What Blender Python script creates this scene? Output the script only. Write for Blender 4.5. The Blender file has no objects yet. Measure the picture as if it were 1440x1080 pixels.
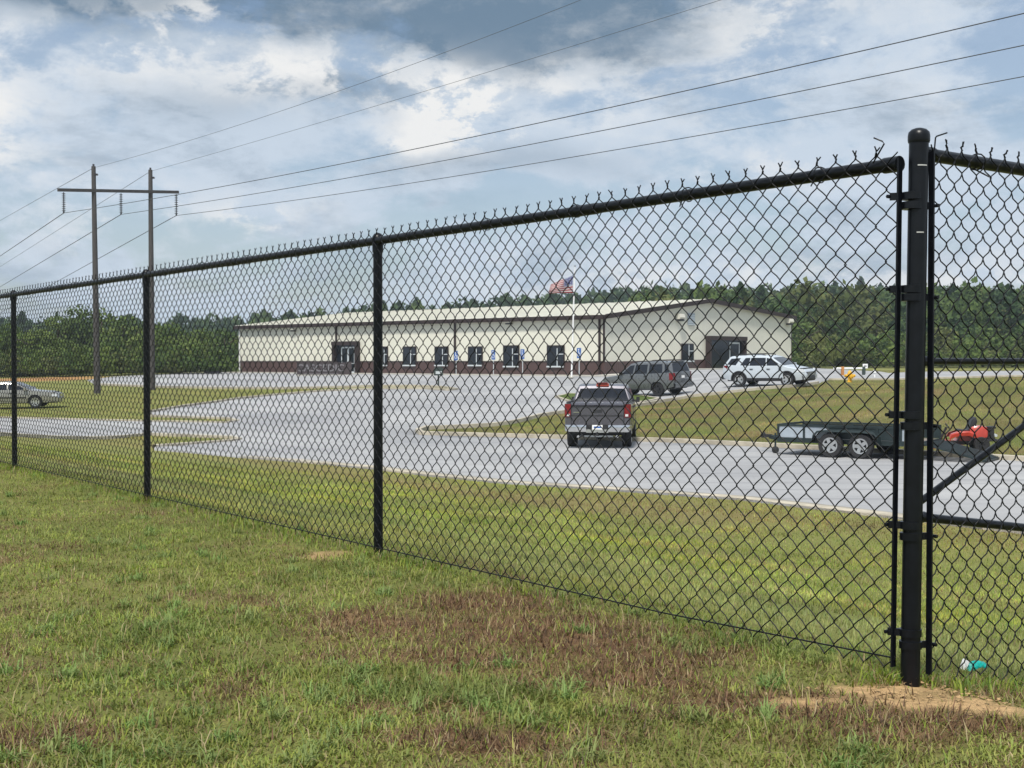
import bpy, math, random
import numpy as np
from mathutils import Vector, Matrix
from mathutils.geometry import tessellate_polygon

random.seed(7)
RNG = np.random.default_rng(11)
R = math.radians
scene = bpy.context.scene
COL = scene.collection

# ------------------------------------------------------------------ camera
EYE = 0.913
PITCH = math.atan(32 / 1800)
cam_d = bpy.data.cameras.new('camera')
cam_d.sensor_width = 36
cam_d.lens = 45
cam_d.clip_start = 0.05
cam_d.clip_end = 6000
cam = bpy.data.objects.new('camera', cam_d)
cam.location = (0, 0, EYE)
cam.rotation_euler = (R(90) - PITCH, 0, 0)
COL.objects.link(cam)
scene.camera = cam

# ------------------------------------------------------------------ world: sky with broken cloud
SUN_EL, SUN_AZ = R(57), R(-163)          # azimuth measured from +Y towards +X
world = bpy.data.worlds.new('World')
scene.world = world
world.use_nodes = True
WT = world.node_tree
WT.nodes.clear()


class Nodes:
    """small expression helper over a node tree"""
    def __init__(self, tree):
        self.t = tree

    def new(self, typ, **kw):
        n = self.t.nodes.new(typ)
        for k, v in kw.items():
            setattr(n, k, v)
        return n

    def put(self, sock, v):
        if isinstance(v, bpy.types.NodeSocket):
            self.t.links.new(v, sock)
        elif v is not None:
            sock.default_value = v

    def m(self, op, a, b=None, c=None, clamp=False):
        n = self.new('ShaderNodeMath', operation=op, use_clamp=clamp)
        self.put(n.inputs[0], a)
        if b is not None:
            self.put(n.inputs[1], b)
        if c is not None:
            self.put(n.inputs[2], c)
        return n.outputs[0]

    def ramp(self, v, lo, hi, smooth=True):
        n = self.new('ShaderNodeMapRange')
        n.interpolation_type = 'SMOOTHSTEP' if smooth else 'LINEAR'
        n.clamp = True
        self.put(n.inputs[0], v)
        self.put(n.inputs[1], lo)
        self.put(n.inputs[2], hi)
        return n.outputs[0]

    def mix(self, f, a, b, blend='MIX'):
        n = self.new('ShaderNodeMix', data_type='RGBA', blend_type=blend)
        self.put(n.inputs[0], f)
        self.put(n.inputs[6], a if not isinstance(a, tuple) else (*a[:3], 1))
        self.put(n.inputs[7], b if not isinstance(b, tuple) else (*b[:3], 1))
        return n.outputs[2]

    def noise(self, vec, scale, detail=4, rough=0.55, dist=0.0):
        n = self.new('ShaderNodeTexNoise')
        self.put(n.inputs['Vector'], vec)
        n.inputs['Scale'].default_value = scale
        n.inputs['Detail'].default_value = detail
        n.inputs['Roughness'].default_value = rough
        n.inputs['Distortion'].default_value = dist
        return n.outputs['Fac']

    def scalevec(self, vec, s, off=(0, 0, 0)):
        n = self.new('ShaderNodeMapping')
        self.put(n.inputs['Vector'], vec)
        n.inputs['Scale'].default_value = s
        n.inputs['Location'].default_value = off
        return n.outputs[0]


def build_sky():
    N = Nodes(WT)
    d = N.new('ShaderNodeTexCoord').outputs['Generated']
    sep = N.new('ShaderNodeSeparateXYZ')
    N.put(sep.inputs[0], d)
    x, y, z = sep.outputs
    az = N.m('ARCTAN2', x, y)
    el = N.m('ARCSINE', z)
    warp = N.noise(N.scalevec(d, (1, 1, 2.2)), 9, 5)
    azw = N.m('ADD', az, N.m('MULTIPLY', N.m('SUBTRACT', warp, 0.5), 0.10))
    elw = N.m('ADD', el, N.m('MULTIPLY', N.m('SUBTRACT', N.noise(N.scalevec(d, (1, 1, 2.0), (3, 1, 2)), 8, 5), 0.5), 0.055))

    def blob(a, e, ra, re):
        u = N.m('DIVIDE', N.m('SUBTRACT', azw, a), ra)
        v = N.m('DIVIDE', N.m('SUBTRACT', elw, e), re)
        q = N.m('ADD', N.m('MULTIPLY', u, u), N.m('MULTIPLY', v, v))
        return N.m('POWER', 2.718, N.m('MULTIPLY', q, -1.0))

    def total(lst):
        s = None
        for b in lst:
            v = blob(*b[:4])
            if len(b) > 4:
                v = N.m('MULTIPLY', v, b[4])
            s = v if s is None else N.m('ADD', s, v)
        return s
    base = N.noise(N.scalevec(d, (1, 1, 2.6), (0.37, 0.1, 0.2)), 5.2, 9, 0.62, 0.3)
    fine = N.noise(N.scalevec(d, (1, 1, 1.7), (1.7, 0.4, 0.9)), 15, 9, 0.68, 0.15)
    dens = N.m('ADD', N.m('MULTIPLY', base, 0.66), N.m('MULTIPLY', fine, 0.34))
    dens = N.m('SUBTRACT', dens, N.m('MULTIPLY', total([(0.38, 0.185, .06, .05), (0.03, 0.128, 0.14, .022, .9), (-.10, .150, .05, .02, .7),
                                                        (-.36, .085, .16, .022, .8), (.22, .21, .06, .03, .5), (.30, .12, .07, .03, .7), (-.26, .115, .05, .03, .5)]), 0.11))
    cover = N.ramp(dens, 0.37, 0.48)
    puffs = total([(-.045, .190, .040, .024, 1.5), (-.075, .172, .03, .014, .8), (-.300, .232, .045, .030, .75), (-.235, .255, .035, .022, .7), (-.385, .225, .03, .02, .4), (-.395, .165, .040, .040, 1.2), (-.205, .100, .035, .018, 1.0),
                   (-.15, .215, .09, .022, .8), (.22, .250, .07, .03, .7), (.05, .205, .07, .02, .5), (.34, .045, .2, .03, .6), (-.30, .10, .05, .03, .6), (.10, .06, .15, .02, .7), (.2, .15, .06, .02, .5)])
    lump = N.ramp(N.m('ADD', N.m('MULTIPLY', fine, .7), N.m('MULTIPLY', N.noise(N.scalevec(d, (1, 1, 1.3), (4, 2, 7)), 34, 8, .62, .4), .3)), 0.455, 0.545)
    bright = N.m('MULTIPLY', puffs, lump, clamp=True)
    general = N.ramp(N.noise(N.scalevec(d, (1, 1, 1.9), (5, 2, 1)), 7.5, 9, 0.68, 0.12), 0.48, 0.70)
    bright = N.m('ADD', bright, N.m('MULTIPLY', general, 0.36), clamp=True)
    dark = total([(-.055, .285, .21, .045, 1.5), (.03, .238, .09, .022, 1.0), (-.17, .268, .08, .018, 1.0), (-.27, .284, .16, .028, 1.6), (-.13, .205, .05, .012, .8), (.0, .155, .10, .012, .4), (-.42, .285, .09, .035, .9), (.3, .30, .12, .03, .35), (-.22, .195, .07, .02, .35)])
    dark2 = N.ramp(N.noise(N.scalevec(d, (1, 1, 2.6), (9, 3, 4)), 6.4, 9, 0.66, 0.1), 0.50, 0.70)
    dark = N.m('ADD', N.m('MULTIPLY', dark, N.ramp(base, 0.28, 0.48)), N.m('MULTIPLY', dark2, 0.50), clamp=True)
    grey = N.mix(dark, (0.425, 0.49, 0.57), (0.110, 0.170, 0.240))
    cloud = N.mix(bright, grey, (0.635, 0.635, 0.63))
    haze = N.m('POWER', 2.718, N.m('MULTIPLY', N.m('ABSOLUTE', el), -12.0))
    cloud = N.mix(N.m('MULTIPLY', haze, 0.35), cloud, (0.45, 0.53, 0.605))
    sky = N.new('ShaderNodeTexSky', sky_type='NISHITA', sun_disc=False)
    sky.sun_elevation = SUN_EL
    sky.sun_rotation = SUN_AZ
    sky.air_density = 1.0
    sky.dust_density = 1.6
    b1 = N.new('ShaderNodeBackground')
    N.put(b1.inputs[0], sky.outputs[0])
    b1.inputs[1].default_value = 0.085
    b2 = N.new('ShaderNodeBackground')
    N.put(b2.inputs[0], cloud)
    b2.inputs[1].default_value = 1.0
    mx = N.new('ShaderNodeMixShader')
    N.put(mx.inputs[0], N.m('ADD', N.m('MULTIPLY', cover, 0.70), 0.30))
    WT.links.new(b1.outputs[0], mx.inputs[1])
    WT.links.new(b2.outputs[0], mx.inputs[2])
    out = N.new('ShaderNodeOutputWorld')
    WT.links.new(mx.outputs[0], out.inputs[0])


build_sky()

sun_d = bpy.data.lights.new('sun', 'SUN')
sun_d.energy = 3.1
sun_d.angle = R(8)
sun_d.color = (1.0, 0.955, 0.88)
sun = bpy.data.objects.new('sun', sun_d)
sv = Vector((math.sin(SUN_AZ) * math.cos(SUN_EL), math.cos(SUN_AZ) * math.cos(SUN_EL), math.sin(SUN_EL)))
sun.rotation_euler = sv.to_track_quat('Z', 'Y').to_euler()
sun.location = sv * 60
COL.objects.link(sun)

scene.view_settings.view_transform = 'Standard'
scene.view_settings.look = 'None'
scene.view_settings.exposure = 0.50
scene.view_settings.gamma = 1.0
scene.view_settings.use_curve_mapping = False
scene.render.engine = 'CYCLES'
scene.cycles.max_bounces = 6
scene.cycles.transparent_max_bounces = 8


# ------------------------------------------------------------------ noise and terrain
def _hash(i, j, seed):
    n = (i.astype(np.int64) * 374761393 + j.astype(np.int64) * 668265263 + seed * 1442695041) & 0x7fffffff
    n = ((n ^ (n >> 13)) * 1274126177) & 0x7fffffff
    return ((n ^ (n >> 16)) & 0xffff) / 65535.0


def vnoise(x, y, seed=0):
    x = np.asarray(x, float)
    y = np.asarray(y, float)
    i, j = np.floor(x), np.floor(y)
    f, g = x - i, y - j
    f, g = f * f * (3 - 2 * f), g * g * (3 - 2 * g)
    a, b = _hash(i, j, seed), _hash(i + 1, j, seed)
    c, d = _hash(i, j + 1, seed), _hash(i + 1, j + 1, seed)
    return (a * (1 - f) + b * f) * (1 - g) + (c * (1 - f) + d * f) * g


def fbm(x, y, seed=0, octv=4):
    s, a, t = 0, .5, 0
    for k in range(octv):
        s = s + a * vnoise(np.asarray(x) * 2 ** k, np.asarray(y) * 2 ** k, seed + k)
        t += a
        a *= .55
    return s / t


def sst(t):
    t = np.clip(t, 0, 1)
    return t * t * (3 - 2 * t)


P0 = np.array((1.162, 3.72))              # corner post
FD = np.array((-0.596, 0.803))            # long fence run
FN = np.array((0.803, 0.596))             # short fence run, and away from the viewer


def u_of(X, Y):
    return (np.asarray(X) - P0[0]) * FN[0] + (np.asarray(Y) - P0[1]) * FN[1]


def H(X, Y):
    X = np.asarray(X, float)
    Y = np.asarray(Y, float)
    u = u_of(X, Y)
    z = -.022 - 1.79 * (1 - (1 - np.clip(u / 12.6, 0, 1)) ** 1.5)
    v = Y + .72 * X - 45.4
    r = np.clip(v / 64, 0, 1)
    z = z + 1.45 * (0.75 * r + .25 * sst(r))
    z = z + .50 * sst((X - 7) / 7) * sst(v / 22)
    # low berm right of the parking area
    z = z + .75 * np.exp(-(((X - 22) / 6.5) ** 2 + ((Y - 57) / 5) ** 2))
    z = z + (3.4 + 11.0 * sst((X / np.maximum(Y, 1) + .30) / .46)) * sst((Y - 150) / 330) + 4.0 * sst((Y - 620) / 500) * fbm(X / 160, Y / 160, 5)
    return z


def ray(px, py):
    a = (px - 720) / 1800
    b = -(py - 540) / 1800
    c, s = math.cos(PITCH), math.sin(PITCH)
    return np.array((a, c + b * s, b * c - s))


def on_ground(px, py):
    """where the line of sight through a point of the photograph meets the terrain"""
    d = ray(px, py)
    d = d / d[1]
    Y = np.concatenate([np.arange(1.5, 60, .02), np.arange(60, 400, .1)])
    z = EYE + d[2] * Y
    k = np.argmax(z <= H(d[0] * Y, Y))
    yy = Y[k] if k else 250.0
    return np.array((d[0] * yy, yy))


def at_depth(px, py, Y):
    d = ray(px, py)
    d = d / d[1]
    return np.array((d[0] * Y, Y, EYE + d[2] * Y))


# ------------------------------------------------------------------ materials
def srgb(r, g, b):
    f = lambda c: (c / 12.92) if c <= .04045 else ((c + .055) / 1.055) ** 2.4
    return (f(r / 255), f(g / 255), f(b / 255))


def mat(name, color, rough=.6, metal=0.0, var=.12, scale=6.0, bump=0.0, bscale=40.0, spec=.5, coat=0.0, second=None, smear=None):
    m = bpy.data.materials.new(name)
    m.use_nodes = True
    t = m.node_tree
    N = Nodes(t)
    p = t.nodes['Principled BSDF']
    co = N.new('ShaderNodeTexCoord').outputs['Object']
    if smear:
        co2 = N.scalevec(co, smear)
    else:
        co2 = co
    f = N.noise(co2, scale, 5, .6)
    c2 = second if second else tuple(min(1, c * (1 + var)) for c in color)
    c1 = color if second else tuple(c * (1 - var) for c in color)
    N.put(p.inputs['Base Color'], N.mix(N.ramp(f, .3, .7), c1, c2))
    N.put(p.inputs['Roughness'], N.m('ADD', rough - .06, N.m('MULTIPLY', f, .12), clamp=True))
    p.inputs['Metallic'].default_value = metal
    p.inputs['Specular IOR Level'].default_value = spec
    p.inputs['Coat Weight'].default_value = coat
    if bump:
        b = N.new('ShaderNodeBump')
        b.inputs['Strength'].default_value = bump
        b.inputs['Distance'].default_value = .02
        N.put(b.inputs['Height'], N.noise(co, bscale, 4))
        t.links.new(b.outputs[0], p.inputs['Normal'])
    return m


def attr_mat(name, rough=.75, trans=.0, spec=.25, var=.2, scale=3.0):
    """base colour stored per vertex (what each blade, leaf or patch of soil is made of)"""
    m = bpy.data.materials.new(name)
    m.use_nodes = True
    t = m.node_tree
    N = Nodes(t)
    p = t.nodes['Principled BSDF']
    a = N.new('ShaderNodeAttribute', attribute_name='tint')
    co = N.new('ShaderNodeTexCoord').outputs['Object']
    f = N.noise(co, scale, 4)
    g = N.m('ADD', 1 - var, N.m('MULTIPLY', f, 2 * var))
    n = N.new('ShaderNodeMix', data_type='RGBA', blend_type='MULTIPLY')
    n.inputs[0].default_value = 1
    N.put(n.inputs[6], a.outputs['Color'])
    cmb = N.new('ShaderNodeCombineColor')
    for k in range(3):
        N.put(cmb.inputs[k], g)
    N.put(n.inputs[7], cmb.outputs[0])
    N.put(p.inputs['Base Color'], n.outputs[2])
    p.inputs['Roughness'].default_value = rough
    p.inputs['Specular IOR Level'].default_value = spec
    if trans:
        tr = N.new('ShaderNodeBsdfTranslucent')
        N.put(tr.inputs[0], n.outputs[2])
        mx = N.new('ShaderNodeMixShader')
        mx.inputs[0].default_value = trans
        t.links.new(p.outputs[0], mx.inputs[1])
        t.links.new(tr.outputs[0], mx.inputs[2])
        t.links.new(mx.outputs[0], t.nodes['Material Output'].inputs[0])
    return m


def add_bump(m, scale, strength, dist=.02):
    t = m.node_tree
    N = Nodes(t)
    b = N.new('ShaderNodeBump')
    b.inputs['Strength'].default_value = strength
    b.inputs['Distance'].default_value = dist
    N.put(b.inputs['Height'], N.noise(N.new('ShaderNodeTexCoord').outputs['Object'], scale, 6, .65))
    t.links.new(b.outputs[0], t.nodes['Principled BSDF'].inputs['Normal'])
    return m


def pavement_mat():
    m = mat('weathered_asphalt', (.40, .40, .405), .85, var=.08, scale=.35, bump=.35, bscale=60, spec=.2)
    t = m.node_tree
    N = Nodes(t)
    p = t.nodes['Principled BSDF']
    co = N.new('ShaderNodeTexCoord').outputs['Object']
    base = N.mix(N.ramp(N.noise(co, .12, 6, .65), .3, .7), (.285, .288, .296), (.425, .423, .42))
    grit = N.noise(co, 55, 3, .7)
    base = N.mix(N.m('MULTIPLY', N.ramp(grit, .35, .75), .35), base, (.23, .23, .24))
    # long tyre and sealing streaks that follow the drive
    mp = N.new('ShaderNodeMapping')
    N.put(mp.inputs['Vector'], co)
    mp.inputs['Rotation'].default_value = (0, 0, R(34))
    mp.inputs['Scale'].default_value = (.06, 1.5, 1)
    st = N.noise(mp.outputs[0], 1.3, 5, .6)
    base = N.mix(N.m('MULTIPLY', N.ramp(st, .48, .68), .62), base, (.22, .22, .23))
    stain = N.noise(co, .55, 6, .7)
    base = N.mix(N.m('MULTIPLY', N.ramp(stain, .56, .74), .4), base, (.21, .205, .20))
    vor = N.new('ShaderNodeTexVoronoi', feature='DISTANCE_TO_EDGE')
    N.put(vor.inputs['Vector'], N.scalevec(co, (1, 1, 1)))
    vor.inputs['Scale'].default_value = .16
    crack = N.m('SUBTRACT', 1, N.ramp(vor.outputs['Distance'], .0, .004))
    base = N.mix(N.m('MULTIPLY', N.m('MULTIPLY', crack, N.ramp(N.noise(co, .3, 3), .45, .6)), .22), base, (.16, .16, .16))
    N.put(p.inputs['Base Color'], base)
    return m


def siding_mat(name, color):
    m = mat(name, color, .45, var=.04, scale=.4, spec=.4)
    t = m.node_tree
    N = Nodes(t)
    p = t.nodes['Principled BSDF']
    co = N.new('ShaderNodeTexCoord').outputs['Object']
    w = N.new('ShaderNodeTexWave', wave_type='BANDS', bands_direction='X')
    N.put(w.inputs['Vector'], co)
    w.inputs['Scale'].default_value = 1.03
    b = N.new('ShaderNodeBump')
    b.inputs['Strength'].default_value = .5
    b.inputs['Distance'].default_value = .03
    N.put(b.inputs['Height'], N.ramp(w.outputs['Fac'], .75, .95))
    t.links.new(b.outputs[0], p.inputs['Normal'])
    streak = N.noise(N.scalevec(co, (2.2, 2.2, .12)), 1.4, 5)
    base = p.inputs['Base Color'].links[0].from_socket
    N.put(p.inputs['Base Color'], N.mix(N.m('MULTIPLY', N.ramp(streak, .5, .8), .16), base, tuple(c * .7 for c in color)))
    return m


M = {
    'fence': mat('black_vinyl_coat', (.0045, .0055, .008), .34, var=.25, scale=30, spec=.28),
    'wire': mat('black_wire_coat', (.004, .0045, .006), .42, var=.2, scale=60, spec=.25),
    'mark': mat('paper_label', (.45, .45, .44), .6),
    'cream': siding_mat('cream_siding', (.67, .655, .56)),
    'brown': siding_mat('brown_siding', (.078, .046, .042)),
    'trim': mat('brown_trim', (.034, .022, .021), .5, spec=.3),
    'roof': mat('pale_roof_metal', (.60, .585, .50), .42, var=.05, scale=.5, smear=(1, 1, 1)),
    'glass': mat('dark_glass', (.010, .013, .020), .07, var=.2, scale=.8, spec=.5),
    'alu': mat('aluminium_frame', (.60, .64, .66), .4, .3, var=.06),
    'white': mat('white_paint', (.80, .80, .79), .45, var=.04),
    'concrete': mat('concrete', (.43, .41, .36), .85, var=.12, scale=1.2, bump=.3),
    'kerb': mat('kerb_concrete', (.40, .36, .285), .9, var=.22, scale=1.6, bump=.4),
    'pave': pavement_mat(),
    'pole': mat('weathered_timber', (.058, .052, .050), .85, var=.3, scale=4, bump=.5, bscale=20, smear=(6, 6, .4)),
    'cable': mat('cable', (.06, .065, .07), .5),
    'insul': mat('insulator', (.03, .026, .028), .3),
    'tyre': mat('tyre_rubber', (.016, .016, .018), .75, var=.3, scale=20),
    'rim': mat('alloy_rim', (.55, .56, .58), .3, .8, var=.1),
    'dkrim': mat('dark_wheel', (.03, .03, .034), .45, .3),
    'truck': mat('charcoal_paint', (.105, .102, .120), .26, .45, var=.01, coat=.6),
    'tahoe': mat('silver_grey_paint', (.150, .158, .168), .28, .4, var=.01, coat=.6),
    'explorer': mat('white_car_paint', (.50, .55, .60), .25, 0, var=.01, coat=.6),
    'sedan': mat('champagne_paint', (.30, .295, .27), .28, .35, var=.01, coat=.6),
    'blackp': mat('black_plastic', (.018, .018, .02), .55, var=.2),
    'chrome': mat('chrome', (.66, .67, .69), .16, .95, var=.08),
    'red': mat('red_lens', (.17, .006, .010), .2, var=.2, spec=.7),
    'lens': mat('clear_lens', (.70, .72, .74), .12, .2, spec=.8),
    'amber': mat('red_orange_lens', (.42, .07, .045), .25, var=.2),
    'trailer': mat('green_black_steel', (.018, .030, .032), .5, .2, var=.3, scale=5),
    'panel': mat('pale_panel', (.36, .41, .46), .5, .2, var=.14, scale=2.5),
    'wood': mat('grey_deck_wood', (.20, .17, .14), .85, var=.3, scale=3),
    'mower': mat('mower_paint', (.42, .040, .022), .32, var=.1, coat=.4),
    'yellow': mat('hydrant_yellow', (.72, .40, .025), .45, var=.1),
    'blue': mat('sign_blue', (.03, .11, .36), .45),
    'sign': mat('sign_brown', (.055, .042, .043), .7, var=.25, scale=4, bump=.3),
    'letter': mat('letter_metal', (.27, .26, .27), .4, .4),
    'teal': mat('teal_plastic', (.0, .42, .36), .35, var=.15, scale=30),
    'post': mat('green_post', (.03, .045, .04), .6),
    'dirt': mat('sandy_clay', (.50, .33, .165), .95, var=.3, scale=9, bump=.8, bscale=45, second=(.60, .44, .25)),
    'bark': mat('bark', (.10, .075, .055), .9, var=.35, scale=5, bump=.5),
    'soil': add_bump(attr_mat('soil_and_turf', .92, 0, .1, .34, 14.0), 34, .9, .025),
    'grass': attr_mat('grass_blades', .6, .35, .3, .1, 2.0),
    'leaf': attr_mat('leaves', .65, .25, .2, .2, .6),
    'rust': mat('rusty_orange_clay', (.46, .20, .06), .95, var=.25, scale=1.2),
}


# ------------------------------------------------------------------ object helpers
class MB:
    def __init__(self):
        self.v, self.f = [], []

    def add(self, vs, fs):
        o = len(self.v)
        self.v += [tuple(p) for p in vs]
        self.f += [tuple(i + o for i in q) for q in fs]
        return self

    def box(self, x0, x1, y0, y1, z0, z1):
        return self.add([(x0, y0, z0), (x1, y0, z0), (x1, y1, z0), (x0, y1, z0), (x0, y0, z1), (x1, y0, z1), (x1, y1, z1), (x0, y1, z1)],
                        [(3, 2, 1, 0), (4, 5, 6, 7), (0, 1, 5, 4), (1, 2, 6, 5), (2, 3, 7, 6), (3, 0, 4, 7)])

    def tube(self, path, r, n=8, cap=True):
        path = [Vector(p) for p in path]
        vs, fs = [], []
        for i, p in enumerate(path):
            a = path[max(i - 1, 0)]
            b = path[min(i + 1, len(path) - 1)]
            d = (b - a).normalized()
            s = d.cross(Vector((0, 0, 1)))
            if s.length < 1e-3:
                s = d.cross(Vector((0, 1, 0)))
            s.normalize()
            w = s.cross(d)
            rr = r[i] if isinstance(r, (list, tuple)) else r
            for k in range(n):
                q = 2 * math.pi * k / n
                vs.append(p + s * (rr * math.cos(q)) + w * (rr * math.sin(q)))
        for i in range(len(path) - 1):
            for k in range(n):
                a, b = i * n + k, i * n + (k + 1) % n
                fs.append((a, a + n, b + n, b))
        if cap:
            fs.append(tuple(range(n)))
            fs.append(tuple(reversed(range((len(path) - 1) * n, len(path) * n))))
        return self.add(vs, fs)

    def bar(self, a, b, w, h, up=(0, 0, 1)):
        a, b = Vector(a), Vector(b)
        d = (b - a).normalized()
        s = d.cross(Vector(up))
        if s.length < 1e-3:
            s = d.cross(Vector((0, 1, 0)))
        s.normalize()
        t = s.cross(d)
        vs = []
        for p in (a, b):
            for q, e in ((-1, -1), (1, -1), (1, 1), (-1, 1)):
                vs.append(p + s * (q * w / 2) + t * (e * h / 2))
        return self.add(vs, [(0, 1, 2, 3), (7, 6, 5, 4), (0, 4, 5, 1), (1, 5, 6, 2), (2, 6, 7, 3), (3, 7, 4, 0)])

    def lathe(self, prof, n=20, axis='z', c=(0, 0, 0)):
        vs, fs = [], []
        for r, h in prof:
            for k in range(n):
                q = 2 * math.pi * k / n
                a, b = r * math.cos(q), r * math.sin(q)
                p = (a, b, h) if axis == 'z' else ((a, h, b) if axis == 'y' else (h, a, b))
                vs.append((p[0] + c[0], p[1] + c[1], p[2] + c[2]))
        for i in range(len(prof) - 1):
            for k in range(n):
                a, b = i * n + k, i * n + (k + 1) % n
                fs.append((a, b, b + n, a + n))
        fs.append(tuple(reversed(range(n))))
        fs.append(tuple(range((len(prof) - 1) * n, len(prof) * n)))
        return self.add(vs, fs)

    def prism(self, poly, h, axis='y', c=0.0):
        """polygon in two axes extruded along the third, from c to c+h"""
        n = len(poly)
        vs = []
        for o in (c, c + h):
            for a, b in poly:
                vs.append((a, o, b) if axis == 'y' else ((a, b, o) if axis == 'z' else (o, a, b)))
        tri = tessellate_polygon([[Vector((a, b, 0)) for a, b in poly]])
        fs = [tuple(t) for t in tri] + [tuple(i + n for i in reversed(t)) for t in tri]
        fs += [(i, (i + 1) % n, n + (i + 1) % n, n + i) for i in range(n)]
        return self.add(vs, fs)

    def grid(self, rows):
        """rows of points joined to a sheet"""
        n = len(rows[0])
        vs = [p for r_ in rows for p in r_]
        fs = [(i * n + j, i * n + j + 1, (i + 1) * n + j + 1, (i + 1) * n + j) for i in range(len(rows) - 1) for j in range(n - 1)]
        return self.add(vs, fs)

    def build(self, name, m, parent=None, smooth=False, angle=40, fix=True):
        me = bpy.data.meshes.new(name)
        me.from_pydata(self.v, [], self.f)
        if fix:
            import bmesh
            bm = bmesh.new()
            bm.from_mesh(me)
            bmesh.ops.recalc_face_normals(bm, faces=bm.faces)
            bm.to_mesh(me)
            bm.free()
        me.materials.append(m)
        if smooth:
            me.polygons.foreach_set('use_smooth', [True] * len(me.polygons))
            try:
                me.set_sharp_from_angle(angle=R(angle))
            except Exception:
                pass
        o = bpy.data.objects.new(name, me)
        COL.objects.link(o)
        o.parent = parent
        return o


def tag(o, label=None, cat=None, group=None, kind=None):
    if label:
        o['label'] = label
    if cat:
        o['category'] = cat
    if group:
        o['group'] = group
    if kind:
        o['kind'] = kind
    return o


def empty(name, loc, rz=0.0, label=None, cat=None, group=None):
    o = bpy.data.objects.new(name, None)
    o.empty_display_size = .2
    o.location = loc
    o.rotation_euler = (0, 0, rz)
    COL.objects.link(o)
    return tag(o, label, cat, group)


def copy_part(o, parent, loc=None, rot=None):
    c = o.copy()
    COL.objects.link(c)
    c.parent = parent
    if loc is not None:
        c.location = loc
    if rot is not None:
        c.rotation_euler = rot
    for ch in list(o.children):
        copy_part(ch, c)
    return c


def np_mesh(name, verts, faces, m, tint=None, smooth=False):
    """faces: (n,3) or (n,4) array; tint: per-vertex colour"""
    me = bpy.data.meshes.new(name)
    k = faces.shape[1]
    me.vertices.add(len(verts))
    me.vertices.foreach_set('co', np.ascontiguousarray(verts, np.float32).ravel())
    me.loops.add(faces.size)
    me.loops.foreach_set('vertex_index', np.ascontiguousarray(faces, np.int32).ravel())
    me.polygons.add(len(faces))
    me.polygons.foreach_set('loop_start', np.arange(0, faces.size, k, dtype=np.int32))
    if smooth:
        me.polygons.foreach_set('use_smooth', np.ones(len(faces), bool))
    if tint is not None:
        a = me.attributes.new('tint', 'FLOAT_COLOR', 'POINT')
        c = np.ones((len(verts), 4), np.float32)
        c[:, :3] = tint
        a.data.foreach_set('color', c.ravel())
    me.update(calc_edges=True)
    me.validate()
    me.materials.append(m)
    o = bpy.data.objects.new(name, me)
    COL.objects.link(o)
    return o


# ------------------------------------------------------------------ ground
PX_MAIN = [(1700, 784), (1440, 752), (1257, 730), (1040, 704), (850, 690), (700, 680), (600, 670), (521, 660), (412, 650), (337, 644), (262, 637),
           (217, 633.5), (217, 630), (280, 625.5), (325, 622), (337, 619.5), (327, 617), (208, 612.5), (0, 612.5), (-220, 612), (-220, 588), (0, 589),
           (200, 594), (318, 596), (334, 593), (322, 590), (212, 586.5), (206, 582), (258, 573), (300, 567.5), (337, 562), (387, 557), (453, 551.5), (528, 548.3),
           (598, 548.3), (632, 550.5), (643, 549), (625, 546), (584, 544.2), (528, 544), (487, 545.5), (389, 547.5), (320, 547), (217, 545), (135, 541.5),
           (122, 535), (160, 530), (217, 527.3), (337, 523.6)]
PX_MAIN_R = [(1112, 514.5), (1250, 525.5), (1440, 522), (1700, 520), (1700, 527), (1440, 529.5), (1260, 534.5), (1165, 534.5), (1150, 540), (1119, 544.6),
             (1068, 548.5), (1010, 555), (975, 558.5), (930, 566), (898, 571.5), (850, 577), (790, 581.5), (760, 586), (742, 591), (718, 596.5), (690, 600), (640, 602.7),
             (600, 604.5), (588, 609), (593, 613), (640, 614.5), (800, 619), (950, 624), (1080, 630.5), (1260, 640), (1440, 650.5), (1700, 666)]
BN = np.array((7.66, 106.0))                       # near corner of the warehouse
BL = np.array((-0.748, 0.663))                     # along its long wall
BG = np.array((0.663, 0.748))                      # along its gable wall
pts_main = [on_ground(*p) for p in PX_MAIN]
pts_main += [BN + BL * 48 + BG * 2, BN + BL * 2 + BG * 2, BN + BG * 20 + BL * 2, BN + BG * 31 - BL * 1]
pts_main += [on_ground(*p) for p in PX_MAIN_R]
PX_ISLAND = [(782, 560), (800, 556), (850, 556), (905, 559), (926, 563), (905, 567.5), (850, 568), (800, 566)]
pts_island = [on_ground(*p) for p in PX_ISLAND]


def inside(poly, X, Y):
    p = np.array(poly)
    q = np.roll(p, -1, 0)
    r_ = np.zeros(np.shape(X), bool)
    for (x1, y1), (x2, y2) in zip(p, q):
        c = (y1 > Y) != (y2 > Y)
        with np.errstate(divide='ignore', invalid='ignore'):
            xx = (x2 - x1) * (Y - y1) / (y2 - y1 + 1e-12) + x1
        r_ ^= c & (X < xx)
    return r_


# what grows or lies where (near lawn): bare reddish thatch, sandy clay, lusher clumps
def spots(X, Y, lst):
    s = np.zeros(np.shape(X))
    for px, py, rx, ry, w in lst:
        c = on_ground(px, py)
        s = np.maximum(s, w * np.exp(-(((X - c[0]) / rx) ** 2 + ((Y - c[1]) / ry) ** 2)))
    return s


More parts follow.
